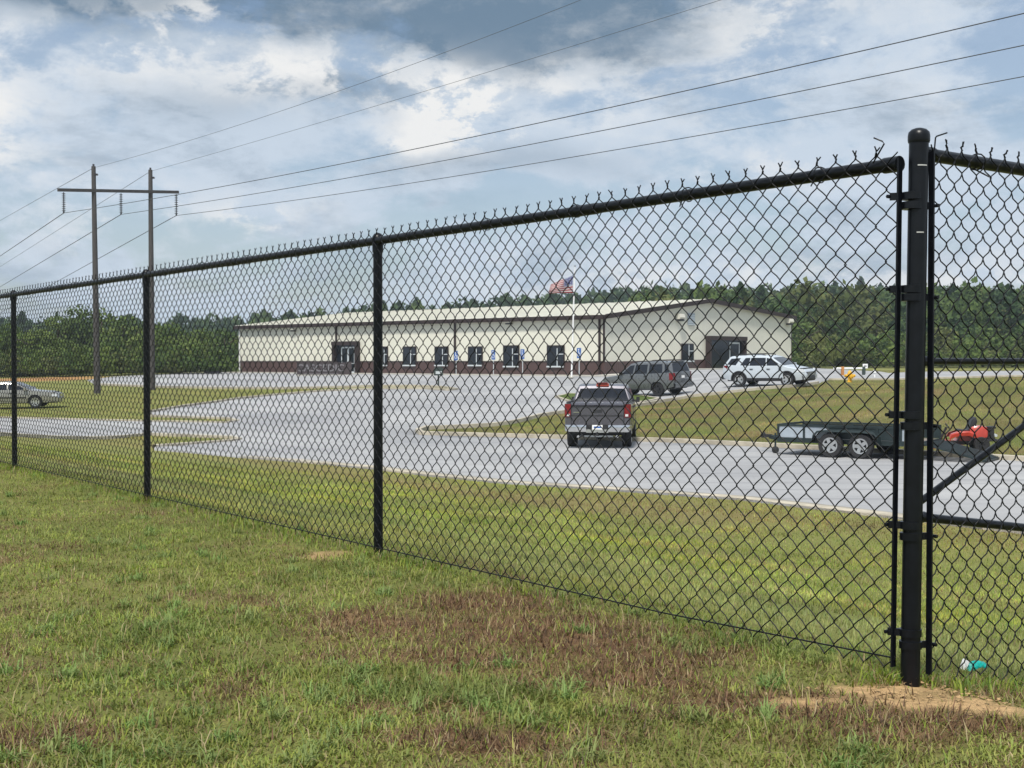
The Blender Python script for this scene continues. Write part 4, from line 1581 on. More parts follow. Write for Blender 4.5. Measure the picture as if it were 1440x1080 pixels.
# ---- champagne saloon at the left edge
def saloon():
    r = empty('sedan', (0, 0, 0), 0, 'champagne silver saloon car half cut off at the left edge, before orange clay', 'car')
    prof = [(-2.68, .62), (-2.66, .88), (-2.55, .97), (-1.75, 1.02), (-1.60, 1.05), (-1.00, 1.36), (-.75, 1.43), (-.1, 1.45), (.35, 1.40), (1.18, 1.00), (1.32, .96), (2.30, .86), (2.55, .76), (2.66, .55)]
    c = Car(prof, 1.98, .30, .98, 1.45, (-1.46, 1.45), .34, .20, (.10, .14))
    c.body(r, M['sedan'])
    c.side('side_window', [(.08, 1.02), (1.06, 1.02), (.40, 1.32), (.04, 1.36)], M['glass'], r, .006)
    c.side('side_window', [(-.90, 1.03), (-.02, 1.02), (-.04, 1.36), (-.74, 1.34)], M['glass'], r, .006)
    c.side('side_window', [(-1.36, 1.05), (-.98, 1.03), (-.86, 1.31), (-1.02, 1.26)], M['glass'], r, .006)
    c.top('windshield', .42, 1.15, .88, M['glass'], r, .010, 8, .94)
    c.top('rear_window', -1.56, -1.04, .90, M['glass'], r, .010, 8, .86)
    door_set(c, r, M['sedan'], [(.04, 1.10), (-.92, .02)], .40, .95)
    for s in (1, -1):
        rows = [[(x_, s * (c.hw(x_, z) + .010), z) for x_ in (2.30, 2.45, 2.56, 2.64 - (z - .6) * .3)] for z in (.62, .68, .74)]
        MB().grid(rows).build('headlight', M['lens'], r, smooth=True)
        c.side('rub_strip', [(-1.0, .56), (1.0, .56), (1.0, .62), (-1.0, .62)], M['blackp'], r, .022, sides=(s,))
        MB().grid([[(-2.69, s * .5, z), (-2.69, s * .80, z), (-2.60, s * .90, z), (-2.45, s * .95, z)] for z in (.70, .80, .92)]).build('taillight', M['red'], r, smooth=True)
    MB().grid([[(2.50, y, .56), (2.72 - .3 * abs(y) ** 3, y, .54), (2.73 - .3 * abs(y) ** 3, y, .44), (2.70 - .3 * abs(y) ** 3, y, .30), (2.5, y, .24)] for y in (-.90, -.7, -.4, 0, .4, .7, .90)]).build('bumper', M['sedan'], r, smooth=True, angle=50)
    MB().box(2.60, 2.68, -.48, .48, .60, .74).build('grille', M['chrome'], r)
    mirror(c, r, .98, .96, M['sedan'])
    c.wheels(r, .84, False, .22, 6)
    return r


sed = saloon()
place(sed, 49.5, 575, 1.45, -.95, R(8), 1.0)


# ---- tandem-axle utility trailer with its ramp down
def trailer():
    r = empty('utility_trailer', (0, 0, 0), 0, 'dark twin-axle utility trailer with pale side panels and lowered mesh ramp', 'trailer')
    L0, L1, w, zd, zr = -2.08, 2.00, .98, .47, .86
    st = M['trailer']
    fr_ = MB()
    for s in (1, -1):
        fr_.box(L0, L1, s * w - .035, s * w + .035, zd - .10, zd + .03)
    for x in (L0 + .04, L1 - .04):
        fr_.box(x - .035, x + .035, -w + .036, w - .036, zd - .10, zd + .03)
    for x in np.arange(L0 + .6, L1 - .3, .6):
        fr_.box(x - .025, x + .025, -w + .036, w - .036, zd - .08, zd - .02)
    fr_.build('frame', st, r)
    for k in range(11):
        y = -w + .04 + k * (2 * w - .08) / 11
        MB().box(L0 + .08, L1 - .08, y + .006, y + (2 * w - .08) / 11 - .006, zd - .018, zd + .026).build('deck_plank', M['wood'], r)
    for s in (1, -1):
        rl_ = MB().box(L0, L1, s * w - .03, s * w + .03, zr - .03, zr + .03).build('side_rail', st, r)
        xs = [L0 + .03, L0 + .80, L0 + 1.52, L0 + 2.9, L0 + 3.55, L1 - .03]
        for x in xs:
            MB().box(x - .03, x + .03, s * w - .029, s * w + .029, zd + .031, zr - .031).build('stake', st, rl_)
        for i, (a, b) in enumerate(zip(xs, xs[1:])):
            MB().box(a + .032, b - .032, s * w - .008, s * w + .008, zd + .04, zr - .035).build('side_panel', M['panel'] if i in (0, 1, 4) and s < 0 else st, r)
    MB().box(L0 - .002, L0 + .05, -w + .031, w - .031, zr - .03, zr + .03).build('front_rail', st, r)
    # tongue, coupler, jack
    tg = MB()
    for s in (1, -1):
        tg.bar((L0, s * .55, zd - .06), (L0 - .62, s * .05, zd - .02), .06, .10)
    tg.build('tongue', st, r)
    cp = MB().box(L0 - .88, L0 - .58, -.055, .055, zd - .04, zd + .05).lathe([(.03, zd - .06), (.065, zd - .04), (.07, zd + .04), (.03, zd + .08)], 12, c=(L0 - .86, 0, 0)).build('coupler', M['blackp'], r)
    MB().tube([(L0 - .78, 0, zd + .05), (L0 - .84, 0, zd + .13)], .02, 6).build('latch', M['blackp'], cp)
    j = MB().tube([(L0 - .28, -.45, zd - .32), (L0 - .28, -.45, zd + .12)], .03, 8).build('jack', st, r)
    MB().lathe([(.03, -.05), (.10, -.035), (.10, .035), (.03, .05)], 14, 'y', (L0 - .28, -.45, .10)).build('jack_wheel', M['blackp'], j)
    # fenders and wheels
    wheels_x = (-.43, .43)
    for s in (1, -1):
        rows = []
        for x, z in ((-.95, .40), (-.92, .62), (-.80, .735), (-.5, .765), (.5, .765), (.80, .735), (.92, .62), (.95, .40)):
            rows.append([(x, s * (w + .04), z), (x, s * (w + .30), z), (x, s * (w + .31), z - .05)])
        MB().grid(rows).build('fender', st, r, smooth=True, angle=30)
    first = None
    for x in wheels_x:
        for s in (1, -1):
            if first is None:
                first = make_wheel(.345, .20, r, 'rim', 5, .60)
                wv = first
            else:
                wv = copy_part(first, r)
            wv.location = (x, s * (w + .17), .345)
            wv.rotation_euler = (0, 0, 0 if s > 0 else math.pi)
    for x in wheels_x:
        MB().tube([(x, -w - .08, .345), (x, w + .08, .345)], .04, 8).build('axle', M['blackp'], r)
    for s in (1, -1):
        MB().box(L1 + .002, L1 + .04, s * .85 - .08, s * .85 + .08, zd - .09, zd - .01).build('tail_lamp', M['red'], r)
    # ramp gate lying from the deck to the asphalt
    a_, b_ = (L1 + .05, zd - .02), (L1 + 1.65, .05)
    rp = MB()
    for s in (1, -1):
        rp.bar((a_[0], s * .90, a_[1]), (b_[0], s * .90, b_[1]), .05, .05)
    for q in np.linspace(0, 1, 6):
        x, z = a_[0] + (b_[0] - a_[0]) * q, a_[1] + (b_[1] - a_[1]) * q
        rp.bar((x, -.875, z), (x, .875, z), .05, .04)
    rp = rp.build('ramp_gate', st, r)
    ms = MB()
    for y in np.arange(-.86, .87, .055):
        ms.bar((a_[0], y, a_[1] + .022), (b_[0], y, b_[1] + .022), .012, .012)
    for q in np.linspace(0.02, .98, 30):
        x, z = a_[0] + (b_[0] - a_[0]) * q, a_[1] + (b_[1] - a_[1]) * q
        ms.bar((x, -.87, z + .03), (x, .87, z + .03), .030, .012)
    ms.build('ramp_mesh', st, rp)['kind'] = 'stuff'
    return r


tr = trailer()
TH = math.atan2(-.56, .83)
place(tr, 1168.5, 645.5, -.43, -1.15, TH)


# ---- riding mower beyond the ramp
def mower():
    r = empty('riding_mower', (0, 0, 0), 0, 'red riding mower with a black seat, standing behind the lowered trailer ramp', 'mower')
    red = M['mower']
    # chassis; the engine sits behind the seat, the deck is slung under the front
    MB().box(-.85, .80, -.22, .22, .24, .36).build('chassis', M['blackp'], r)
    rows = []
    for x, z0, z1, w in ((-.78, .52, .80, .28), (-.74, .50, .86, .31), (-.52, .48, .90, .33), (-.28, .48, .88, .33), (-.20, .50, .80, .31)):
        rows.append([(x, -w, z0), (x, -w, z1 - .10), (x, -w * .85, z1 - .02), (x, 0, z1), (x, w * .85, z1 - .02), (x, w, z1 - .10), (x, w, z0)])
    mb = MB().grid(rows)
    mb.f += [tuple(range(7)), tuple(range(len(mb.v) - 7, len(mb.v)))]
    mb.build('engine_hood', red, r, smooth=True, angle=40)
    en = MB().box(-1.02, -.45, -.24, .24, .36, .50).box(-1.0, -.80, -.20, .20, .501, .78).lathe([(.02, .78), (.17, .785), (.18, .84), (.10, .87), (.02, .872)], 16, c=(-.92, 0, 0)).build('engine', M['blackp'], r)
    MB().tube([(-1.06, -.22, .56), (-1.06, .20, .56)], .05, 10).build('muffler', M['alu'], en, smooth=True)
    MB().tube([(-.80, -.34, .40), (-1.12, -.30, .40), (-1.14, 0, .40), (-1.12, .30, .40), (-.80, .34, .40)], .025, 8).build('guard_rail', M['blackp'], r)
    for s in (1, -1):
        rows = []
        for x, z in ((.48, .50), (.42, .62), (.20, .70), (-.15, .72), (-.30, .66)):
            rows.append([(x, s * .26, z), (x, s * .46, z - .01), (x, s * .49, z - .05), (x, s * .48, z - .16)])
        MB().grid(rows).build('fender', red, r, smooth=True, angle=40)
    # seat
    rows = []
    for y, k in ((-.27, .90), (-.24, .97), (-.12, 1), (.12, 1), (.24, .97), (.27, .90)):
        rows.append([(x * k, y, .66 + (z - .66) * k) for x, z in ((.20, .68), (.22, .73), (.16, .77), (-.10, .74), (-.18, .78), (-.28, 1.10), (-.34, 1.18), (-.42, 1.17), (-.46, 1.05), (-.36, .68), (-.20, .62), (.14, .62))])
    st = MB()
    n = 12
    for i, rw_ in enumerate(rows):
        st.v += rw_
        if i:
            st.f += [((i - 1) * n + j, (i - 1) * n + (j + 1) % n, i * n + (j + 1) % n, i * n + j) for j in range(n)]
    st.f += [tuple(range(n)), tuple(range(5 * n, 6 * n))]
    st.build('seat', M['blackp'], r, smooth=True, angle=60)
    MB().box(-.28, .18, -.15, .15, .36, .64).build('seat_base', red, r)
    # floor, steering column, wheel
    rows = [[(x, y, z) for y in (-.40, -.2, .2, .40)] for x, z in ((.15, .46), (.25, .38), (.62, .38), (.75, .50), (.80, .60))]
    MB().grid(rows).build('foot_deck', red, r)
    MB().bar((.72, 0, .38), (.52, 0, .82), .07, .07).build('steering_column', M['blackp'], r)
    c = Vector((.49, 0, .86))
    ring = [(c.x + .05 * math.cos(q) * 1.2 + .0, c.y + .17 * math.sin(q), c.z + .15 * math.cos(q) * .55) for q in np.linspace(0, 2 * math.pi, 17)]
    MB().tube(ring, .014, 6).build('steering_wheel', M['blackp'], r, smooth=True)
    # mower deck with discharge chute
    MB().prism([(.05, -.52), (.30, -.60), (.85, -.60), (1.02, -.40), (1.02, .40), (.85, .60), (.30, .60), (.05, .52)], .13, 'z', .11).build('mower_deck', red, r)
    MB().lathe([(.12, .24), (.12, .30), (.03, .32)], 14, c=(.65, .3, 0)).lathe([(.12, .24), (.12, .30), (.03, .32)], 14, c=(.65, -.3, 0)).build('spindle_cover', M['blackp'], r)
    big = None
    for s in (1, -1):
        w = make_wheel(.26, .22, r, 'dkrim', 5, .5)
        w.location = (-.55, s * .44, .26)
        w.rotation_euler = (0, 0, 0 if s > 0 else math.pi)
        w = make_wheel(.19, .15, r, 'rim', 5, .52)
        w.location = (.42, s * .42, .19)
        w.rotation_euler = (0, 0, 0 if s > 0 else math.pi)
    return r


mw = mower()
g = on_ground(1353, 637)
mw.location = (g[0], g[1], float(H(*g)) + .05)
mw.rotation_euler = (0, 0, TH + math.pi + R(24))
mw.scale = (.86,) * 3

# ------------------------------------------------------------------ small things of the yard
def text(body, size, m, parent, loc, rot, name='lettering', ext=.01):
    cu = bpy.data.curves.new(name, 'FONT')
    cu.body = body
    cu.size = size
    cu.extrude = ext
    cu.align_x = 'CENTER'
    cu.align_y = 'CENTER'
    o = bpy.data.objects.new(name, cu)
    cu.materials.append(m)
    COL.objects.link(o)
    me = bpy.data.meshes.new_from_object(o.evaluated_get(bpy.context.evaluated_depsgraph_get()))
    bpy.data.objects.remove(o)
    o = bpy.data.objects.new(name, me)
    COL.objects.link(o)
    o.parent = parent
    o.location = loc
    o.rotation_euler = rot
    return o


# monument sign
ms_c = at_depth(456, 523, 118.0)
mz = float(H(ms_c[0], ms_c[1]))
face = math.atan2(-ms_c[1], -ms_c[0]) + math.pi / 2
sg = empty('monument_sign', (ms_c[0], ms_c[1], mz), face + R(4), 'low wide brown monument sign with raised metal letters before the warehouse', 'sign')
ht = EYE + (508 - 509.5) * 118 / 1800 - mz
MB().box(-2.55, 2.55, -.22, .22, -.3, .12).build('plinth', M['concrete'], sg)
MB().box(-2.35, 2.0, -.16, .16, .121, ht).build('panel', M['sign'], sg)
MB().box(2.0, 2.5, -.20, .20, .121, ht + .05).build('end_pier', M['sign'], sg)
MB().box(-2.5, -2.35, -.20, .20, .121, ht + .05).build('end_pier', M['sign'], sg)
text('CASCEDIC', .92, M['letter'], sg, (-.35, -.165, ht * .56), (R(90), 0, 0), ext=.02)
MB().box(-1.9, 1.3, -.175, -.161, .17, .21).build('base_line', M['letter'], sg)

# blue accessible-parking signs standing before the long wall
AC = [(641.5, 500, 'blue accessible parking sign beside the warehouse downspout'), (694, 499, 'blue accessible parking sign left of the third warehouse window from the corner'),
      (735, 498, 'blue accessible parking sign close to the right of a window'), (814.5, 496.5, 'blue accessible parking sign nearest the warehouse corner')]
for px, py, lab in AC:
    q = BN + BL * wall_t(px)
    c = at_depth(px, py, q[1] - 2.2)
    gz = float(H(c[0], c[1]))
    s_ = empty('parking_sign', (c[0], c[1], gz), math.atan2(BL[1], BL[0]) + math.pi, lab, 'sign', 'accessible parking signs along the warehouse')
    hh = c[2] - gz
    MB().box(-.03, .03, -.02, .02, -.2, hh + .45).build('post', M['alu'], s_)
    MB().box(-.22, .22, -.035, -.022, hh - .42, hh + .42).build('plate', M['blue'], s_)
    sy = MB().lathe([(.001, -.042), (.055, -.042), (.055, -.037), (.001, -.036)], 10, 'y', (-.03, 0, hh + .28))
    sy.bar((-.03, -.04, hh + .20), (-.02, -.04, hh - .02), .06, .008, (0, 1, 0))
    sy.bar((-.02, -.04, hh - .01), (.10, -.04, hh - .01), .05, .008, (0, 1, 0))
    sy.bar((.10, -.04, hh - .01), (.14, -.04, hh - .20), .05, .008, (0, 1, 0))
    for k in range(9):
        a, b = R(150 + k * 25), R(175 + k * 25)
        sy.bar((-.01 + .15 * math.cos(a), -.04, hh - .12 + .15 * math.sin(a)), (-.01 + .15 * math.cos(b), -.04, hh - .12 + .15 * math.sin(b)), .035, .008, (0, 1, 0))
    sy.build('wheelchair_symbol', M['white'], s_)

# flagpole and flag
fc = on_ground(803.5, 531.5)
fc = np.array(at_depth(803.5, 531.5, min(fc[1], 99))[:2])
fz = float(H(*fc))
ftop = at_depth(808.5, 376, fc[1])
fp = empty('flagpole', (fc[0], fc[1], fz), 0, 'white flagpole standing before the warehouse', 'flagpole')
lean = ftop[0] - fc[0]
hp = ftop[2] - fz
MB().tube([(0, 0, -.2), (lean * .5, 0, hp * .5), (lean, 0, hp)], [.07, .055, .035], 12).build('pole', M['white'], fp, smooth=True)
MB().lathe([(.0, hp), (.07, hp + .05), (.08, hp + .10), (.05, hp + .17), (.0, hp + .19)], 12, c=(lean, 0, 0)).build('finial', M['chrome'], fp, smooth=True)
MB().lathe([(.0, .0), (.20, .14), (.20, .18), (.08, .22)], 14).build('base_collar', M['concrete'], fp)
MB().tube([(lean * .3 - .09, -.06, hp * .14), (lean * .95 - .06, -.05, hp * .97)], .008, 4).build('halyard', M['white'], fp)

fm = bpy.data.materials.new('flag_cloth')
fm.use_nodes = True
N = Nodes(fm.node_tree)
uv = N.new('ShaderNodeUVMap').outputs[0]
sp = N.new('ShaderNodeSeparateXYZ')
N.put(sp.inputs[0], uv)
u_, v_ = sp.outputs[0], sp.outputs[1]
stripe = N.m('MODULO', N.m('FLOOR', N.m('MULTIPLY', v_, 12.999)), 2.0)
col = N.mix(N.m('SUBTRACT', 1, stripe), (.46, .45, .44), (.26, .003, .008))
can = N.m('MULTIPLY', N.m('LESS_THAN', u_, .40), N.m('GREATER_THAN', v_, .4615))
fu = N.m('SUBTRACT', N.m('FRACT', N.m('MULTIPLY', u_, 15.0)), .5)
fv = N.m('SUBTRACT', N.m('FRACT', N.m('MULTIPLY', N.m('SUBTRACT', v_, .4615), 9.3)), .5)
star = N.m('LESS_THAN', N.m('ADD', N.m('MULTIPLY', fu, fu), N.m('MULTIPLY', fv, fv)), .06)
col = N.mix(can, col, N.mix(star, (.018, .03, .16), (.70, .70, .70)))
p_ = fm.node_tree.nodes['Principled BSDF']
N.put(p_.inputs['Base Color'], col)
p_.inputs['Roughness'].default_value = .8
fl_top = at_depth(806.5, 387, fc[1])
fl_bot = at_depth(805.5, 412, fc[1])
hoist = fl_top[2] - fl_bot[2]
me = bpy.data.meshes.new('flag')
nu, nv = 28, 14
vs, uvs, fs = [], [], []
fly = hoist * 1.38
for i in range(nv + 1):
    for j in range(nu + 1):
        u, v = j / nu, i / nv
        sag = .50 * u ** .9 * v + .02 * u
        z = fl_bot[2] + hoist * (v - sag)
        x = fl_top[0] - .05 - fly * (u - .10 * u * v)
        y = fl_top[1] + .16 * math.sin(u * 8 + v * 1.5) * u ** .6 + .10 * math.sin(u * 3 + 5 * v) * u
        vs.append((x, y, z))
        uvs.append((u, v))
for i in range(nv):
    for j in range(nu):
        a = i * (nu + 1) + j
        fs.append((a, a + 1, a + nu + 2, a + nu + 1))
me.from_pydata(vs, [], fs)
ul = me.uv_layers.new(name='UVMap')
for lp in me.loops:
    ul.data[lp.index].uv = uvs[lp.vertex_index]
me.polygons.foreach_set('use_smooth', [True] * len(me.polygons))
me.materials.append(fm)
flag = bpy.data.objects.new('flag', me)
COL.objects.link(flag)
md = flag.modifiers.new('cloth', 'SOLIDIFY')
md.thickness = .012
tag(flag, 'stars and stripes flag drooping from the white flagpole', 'flag')

# drop box on a dark post at the tip of the turf island
c = on_ground(616.5, 545)
dbz = float(H(*c))
dscale = c[1] / 1800
db = empty('drop_box', (c[0], c[1], dbz), R(10), 'dark box on a thin post at the tip of the turf island', 'mailbox')
MB().box(-.05, .05, -.05, .05, -.2, 17 * dscale).build('post', M['post'], db)
bxm = MB().prism([(-.30, 17 * dscale), (.30, 17 * dscale), (.30, 25 * dscale), (.22, 28.5 * dscale), (-.22, 28.5 * dscale), (-.30, 25 * dscale)], .5, 'y', -.25).build('box', M['post'], db)
MB().box(-.22, .22, -.285, -.252, 19 * dscale, 23 * dscale).build('flap', M['alu'], bxm)

# yellow hydrant and what stands round it at the edge of the gravel
c = on_ground(1195, 537.5)
hy = empty('fire_hydrant', (c[0], c[1], float(H(*c))), R(-80), 'yellow fire hydrant standing in dry grass right of the white vehicle', 'hydrant')
k = 17 * c[1] / 1800
MB().lathe([(.17, -.1), (.17, .04), (.12, .06), (.12, .60 * k), (.17, .62 * k), (.17, .68 * k), (.13, .70 * k), (.125, .82 * k), (.08, .92 * k), (.03, .95 * k), (.03, k), (.005, k)], 18).build('barrel', M['yellow'], hy, smooth=True, angle=35)
for s in (1, -1):
    MB().lathe([(.075, 0), (.075, s * .14), (.09, s * .145), (.09, s * .20), (.035, s * .205), (.035, s * .25)], 12, 'y', (0, s * .10, .53 * k)).build('nozzle', M['yellow'], hy, smooth=True, angle=35)
MB().lathe([(.10, .10), (.10, .22), (.12, .225), (.12, .29), (.04, .295), (.04, .33)], 12, 'x', (0, 0, .47 * k)).build('pumper_nozzle', M['yellow'], hy, smooth=True, angle=35)


def at_row(px, py, dist):
    g_ = at_depth(px, py, dist)
    return g_[0], g_[1], float(H(g_[0], g_[1]))


x, y, z = at_row(1194, 518, 84)
q = 84 / 1800
gt = empty('pipe_gate', (x, y, z), 0, 'pale horizontal pipe barrier on two posts behind the yellow hydrant', 'barrier')
w_ = 22 * q
zb_ = EYE - 10 * q - z
MB().tube([(-w_, 0, zb_), (w_, 0, zb_)], .06, 8).build('pipe', M['white'], gt)
for s in (-.42, .93):
    MB().box(s * w_ - .09, s * w_ + .09, -.08, .08, -.2, zb_ + .12).build('post', M['rust'] if s < 0 else M['post'], gt)
x, y, z = at_row(1216.5, 515, 86)
q = 86 / 1800
sp_ = empty('small_sign', (x, y, z), 0, 'little white square notice on a post right of the hydrant', 'sign')
zs_ = EYE - 7 * q - z
MB().box(-.03, .03, -.03, .03, -.2, zs_ + .12).build('post', M['post'], sp_)
MB().box(-.17, .17, -.05, -.032, zs_ - .14, zs_ + .16).build('plate', M['white'], sp_)
MB().box(-.09, .09, -.056, -.051, zs_ - .04, zs_ + .06).build('print', M['letter'], sp_)
x, y, z = at_row(1230, 523, 80)
q = 80 / 1800
vp = empty('vent_pipe', (x, y, z), 0, 'white capped vent pipe standing beside the small notice', 'pipe')
zv = EYE - 15 * q - z
MB().tube([(0, 0, -.2), (0, 0, zv)], .05, 10).build('pipe', M['white'], vp)
MB().lathe([(.05, zv - .10), (.11, zv - .06), (.12, zv + .04), (.06, zv + .13), (.01, zv + .15)], 12).build('cap', M['white'], vp, smooth=True)
# dark waste container under the trees left of the warehouse
x, y, z = at_row(299, 523, 136)
dm = empty('waste_container', (x, y, z), R(20), 'dark steel waste container under the trees left of the warehouse', 'container')
MB().prism([(-.9, .12), (.9, .12), (1.0, 1.3), (.6, 1.65), (-.9, 1.45)], 1.5, 'y', -.75).build('body', M['dkrim'], dm)
MB().box(-.95, .62, -.8, .8, 1.62, 1.70).build('lid', M['blackp'], dm)
for s in (1, -1):
    MB().box(-.8, .8, s * .6 - .08, s * .6 + .08, -.1, .12).build('skid', M['dkrim'], dm)

# crumpled teal wrapper against the foot of the short fence
c = on_ground(1371, 944)
tw = MB()
rw = np.random.default_rng(9)
rows = []
for i in range(7):
    row = []
    for j in range(9):
        u, v = i / 6 - .5, j / 8 - .5
        row.append((v * .088 + rw.normal(0, .0022), u * .05 + rw.normal(0, .002), .014 + .020 * math.cos(v * 2.6) * math.cos(u * 2.4) - .25 * u * u * .1 + rw.normal(0, .0035)))
    rows.append(row)
tw.grid(rows)
wr = tw.build('plastic_wrapper', M['teal'], None, smooth=True, angle=25)
wr.location = (c[0], c[1], float(H(*c)) + .004)
wr.rotation_euler = (R(12), R(-6), R(20))
wr.modifiers.new('film', 'SOLIDIFY').thickness = .002
tag(wr, 'crumpled teal plastic wrapper lying against the foot of the mesh right of the corner post', 'litter')
MB().grid([[(-.055 + rw.normal(0, .002) + .006 * a, -.012 + .012 * b, .012 + rw.normal(0, .004) + .012 * a) for a in range(4)] for b in range(4)]).build('torn_flap', M['white'], wr)


# ------------------------------------------------------------------ trees
def crown_arrays(seed, h, w, n, leaf, lobes=9, conifer=False, base=.12):
    """leaf quads scattered through the volume of several lobes"""
    rg = np.random.default_rng(seed)
    P = []
    if conifer:
        zz = rg.random(n) ** .75
        ring = np.floor(zz * 11) / 11 + .03
        rad = (1 - zz) ** .8 * w / 2 * (.55 + .45 * rg.random(n)) * (1 - .35 * np.abs(((zz * 11) % 1) - .4))
        an = rg.random(n) * 2 * np.pi
        P = np.stack([rad * np.cos(an), rad * np.sin(an), h * (base + (1 - base) * zz)], 1)
        N_ = P * np.array((1, 1, .0)) + np.array((0, 0, .3))
        sh = rg.random(n)
    else:
        L = []
        for k in range(lobes):
            q = rg.random()
            a = rg.random() * 6.28
            rr = w * .30 * math.sqrt(rg.random()) * (1.1 - .6 * abs(q - .4))
            L.append((rr * math.cos(a), rr * math.sin(a), h * (base + .22 + .50 * q), w * (.20 + .12 * rg.random()), h * (.13 + .10 * rg.random())))
        L.append((0, 0, h * .84, w * .2, h * .155))
        L.append((0, 0, h * .5, w * .36, h * .33))
        k = rg.integers(0, len(L), n)
        L = np.array(L)[k]
        v = rg.normal(size=(n, 3))
        v /= np.linalg.norm(v, axis=1)[:, None]
        rad = rg.random(n) ** .28 * (1 + .10 * rg.normal(size=n))
        P = np.stack([L[:, 0] + v[:, 0] * L[:, 3] * rad, L[:, 1] + v[:, 1] * L[:, 3] * rad, L[:, 2] + v[:, 2] * L[:, 4] * rad], 1)
        N_ = v
        sh = np.random.default_rng(seed + 5).random(lobes + 2)[k]
    D = N_ + rg.normal(size=(n, 3)) * .75
    D /= np.linalg.norm(D, axis=1)[:, None]
    t = np.cross(D, rg.normal(size=(n, 3)))
    t /= np.linalg.norm(t, axis=1)[:, None]
    b = np.cross(D, t)
    s = leaf * (.6 + .8 * rg.random(n))[:, None]
    q = np.stack([P - t * s * .5, P + b * s * .34, P + t * s * .5, P - b * s * .34 - D * s * .08], 1)
    return q.reshape(-1, 3), np.arange(n * 4).reshape(n, 4), np.repeat(sh * .6 + rg.random(n) * .4, 4)


GREENS = {'mid': ((.042, .082, .018), (.115, .165, .040)), 'dark': ((.022, .052, .016), (.062, .105, .030)), 'light': ((.078, .132, .024), (.165, .210, .050)), 'olive': ((.064, .092, .022), (.140, .152, .046))}


def tint_of(sh, pal):
    a, b = GREENS[pal]
    return np.array(a) * (1 - sh[:, None]) + np.array(b) * sh[:, None]


_tree_cache = {}


def tree(px, ytop, Y, w, pal, label, seed, ybase=None, n=2600, leaf=.42, group=None, kind='leafy_tree', base=.10):
    c = at_depth(px, 520, Y)
    z = float(H(c[0], c[1]))
    h = EYE + (508 - ytop) * Y / 1800 - z
    t = empty(kind, (c[0], c[1], z), 0, label, 'tree', group)
    q, f, sh = crown_arrays(seed, h, w, n, leaf, base=base)
    o = np_mesh('crown', q, f, M['leaf'], tint_of(sh, pal))
    o.parent = t
    rg = random.Random(seed)
    mb = MB().tube([(0, 0, -.3), (.05, .03, h * .25), (-.05, 0, h * .5), (.05, 0, h * .8)], [.05 * w * .7, .04 * w * .7, .028 * w * .7, .01 * w], 8)
    for k in range(5):
        a = rg.random() * 6.28
        z0 = h * (.22 + .09 * k)
        mb.tube([(0, 0, z0), (w * .16 * math.cos(a), w * .16 * math.sin(a), z0 + h * .12), (w * .30 * math.cos(a), w * .30 * math.sin(a), z0 + h * .20)], [.02 * w * .7, .013 * w * .7, .004 * w], 6)
    mb.build('trunk', M['bark'], t, smooth=True)
    return t


TG = 'bushy trees beyond the left end of the lot'
LT = [(-45, 446, 150, 10, 'mid', 'mid green tree cut by the left edge of the picture'),
      (12, 455, 146, 8.5, 'mid', 'rounded tree above the champagne saloon roof'),
      (52, 462, 140, 8, 'light', 'lower pale green tree right above the orange clay'),
      (82, 444, 158, 9, 'mid', 'tree between the saloon and the left power pole'),
      (112, 427, 162, 9, 'dark', 'tallest tree of the left clump, just left of the power pole'),
      (143, 431, 166, 8.5, 'mid', 'tall tree directly behind the left power pole'),
      (172, 441, 158, 9, 'mid', 'tree between the two power poles'),
      (196, 470, 140, 6.5, 'light', 'short light green tree between the poles, in front of taller ones'),
      (210, 449, 164, 8, 'dark', 'dark tree right behind the right power pole'),
      (240, 453, 150, 8.5, 'light', 'yellowish green tree just right of the right pole'),
      (268, 480, 138, 6, 'light', 'bright low bush tree left of the waste container'),
      (283, 461, 158, 8.5, 'mid', 'broad green tree above the waste container'),
      (316, 462, 154, 8, 'dark', 'dark tree touching the left end of the warehouse'),
      (338, 470, 166, 8, 'mid', 'tree half hidden behind the far warehouse corner'),
      (125, 486, 139, 6, 'dark', 'low dark bush in front of the tallest left tree'),
      (90, 492, 136, 6, 'mid', 'low green bush above the bare clay'),
      (160, 480, 140, 7, 'mid', 'rounded bush right beside the left power pole foot'),
      (30, 490, 134, 6.5, 'dark', 'dark low bush behind the champagne saloon'),
      (-20, 485, 136, 7, 'mid', 'low bush at the left picture edge behind the saloon'),
      (232, 488, 140, 6, 'dark', 'low dark bush right of the right pole')]
for i, (px, yt, Y, w, pal, lab) in enumerate(LT):
    tree(px, yt, Y, w, {'dark': 'mid', 'mid': 'light'}.get(pal, pal), lab, 100 + i, n=2300 if w > 7 else 1500, group=TG, base=-.12 if w <= 7 else -.02)
TR = 'trees at the foot of the wooded hill'
RT = [(1128, 452, 165, 9, 'mid', 'first tree beside the right end of the gable'),
      (1152, 470, 150, 7.5, 'olive', 'shorter olive tree above the white vehicle bonnet'),
      (1176, 448, 170, 9, 'dark', 'dark tree behind the yellow hydrant'),
      (1204, 462, 156, 8, 'mid', 'mid green tree above the small white notice'),
      (1232, 450, 172, 9, 'olive', 'olive tree left of the corner fence post'),
      (1258, 464, 158, 8, 'mid', 'green tree seen through the gap at the left tension bar'),
      (1290, 450, 170, 9, 'dark', 'tree hidden mostly behind the thick corner post'),
      (1324, 460, 156, 8.5, 'olive', 'olive tree just right of the corner post'),
      (1352, 448, 172, 9, 'dark', 'dark tree above the riding mower'),
      (1382, 458, 160, 8.5, 'mid', 'mid green tree right above the mower hood'),
      (1412, 446, 174, 9, 'olive', 'tall olive tree near the right edge'),
      (1442, 456, 160, 9, 'mid', 'tree cut by the right picture edge')]
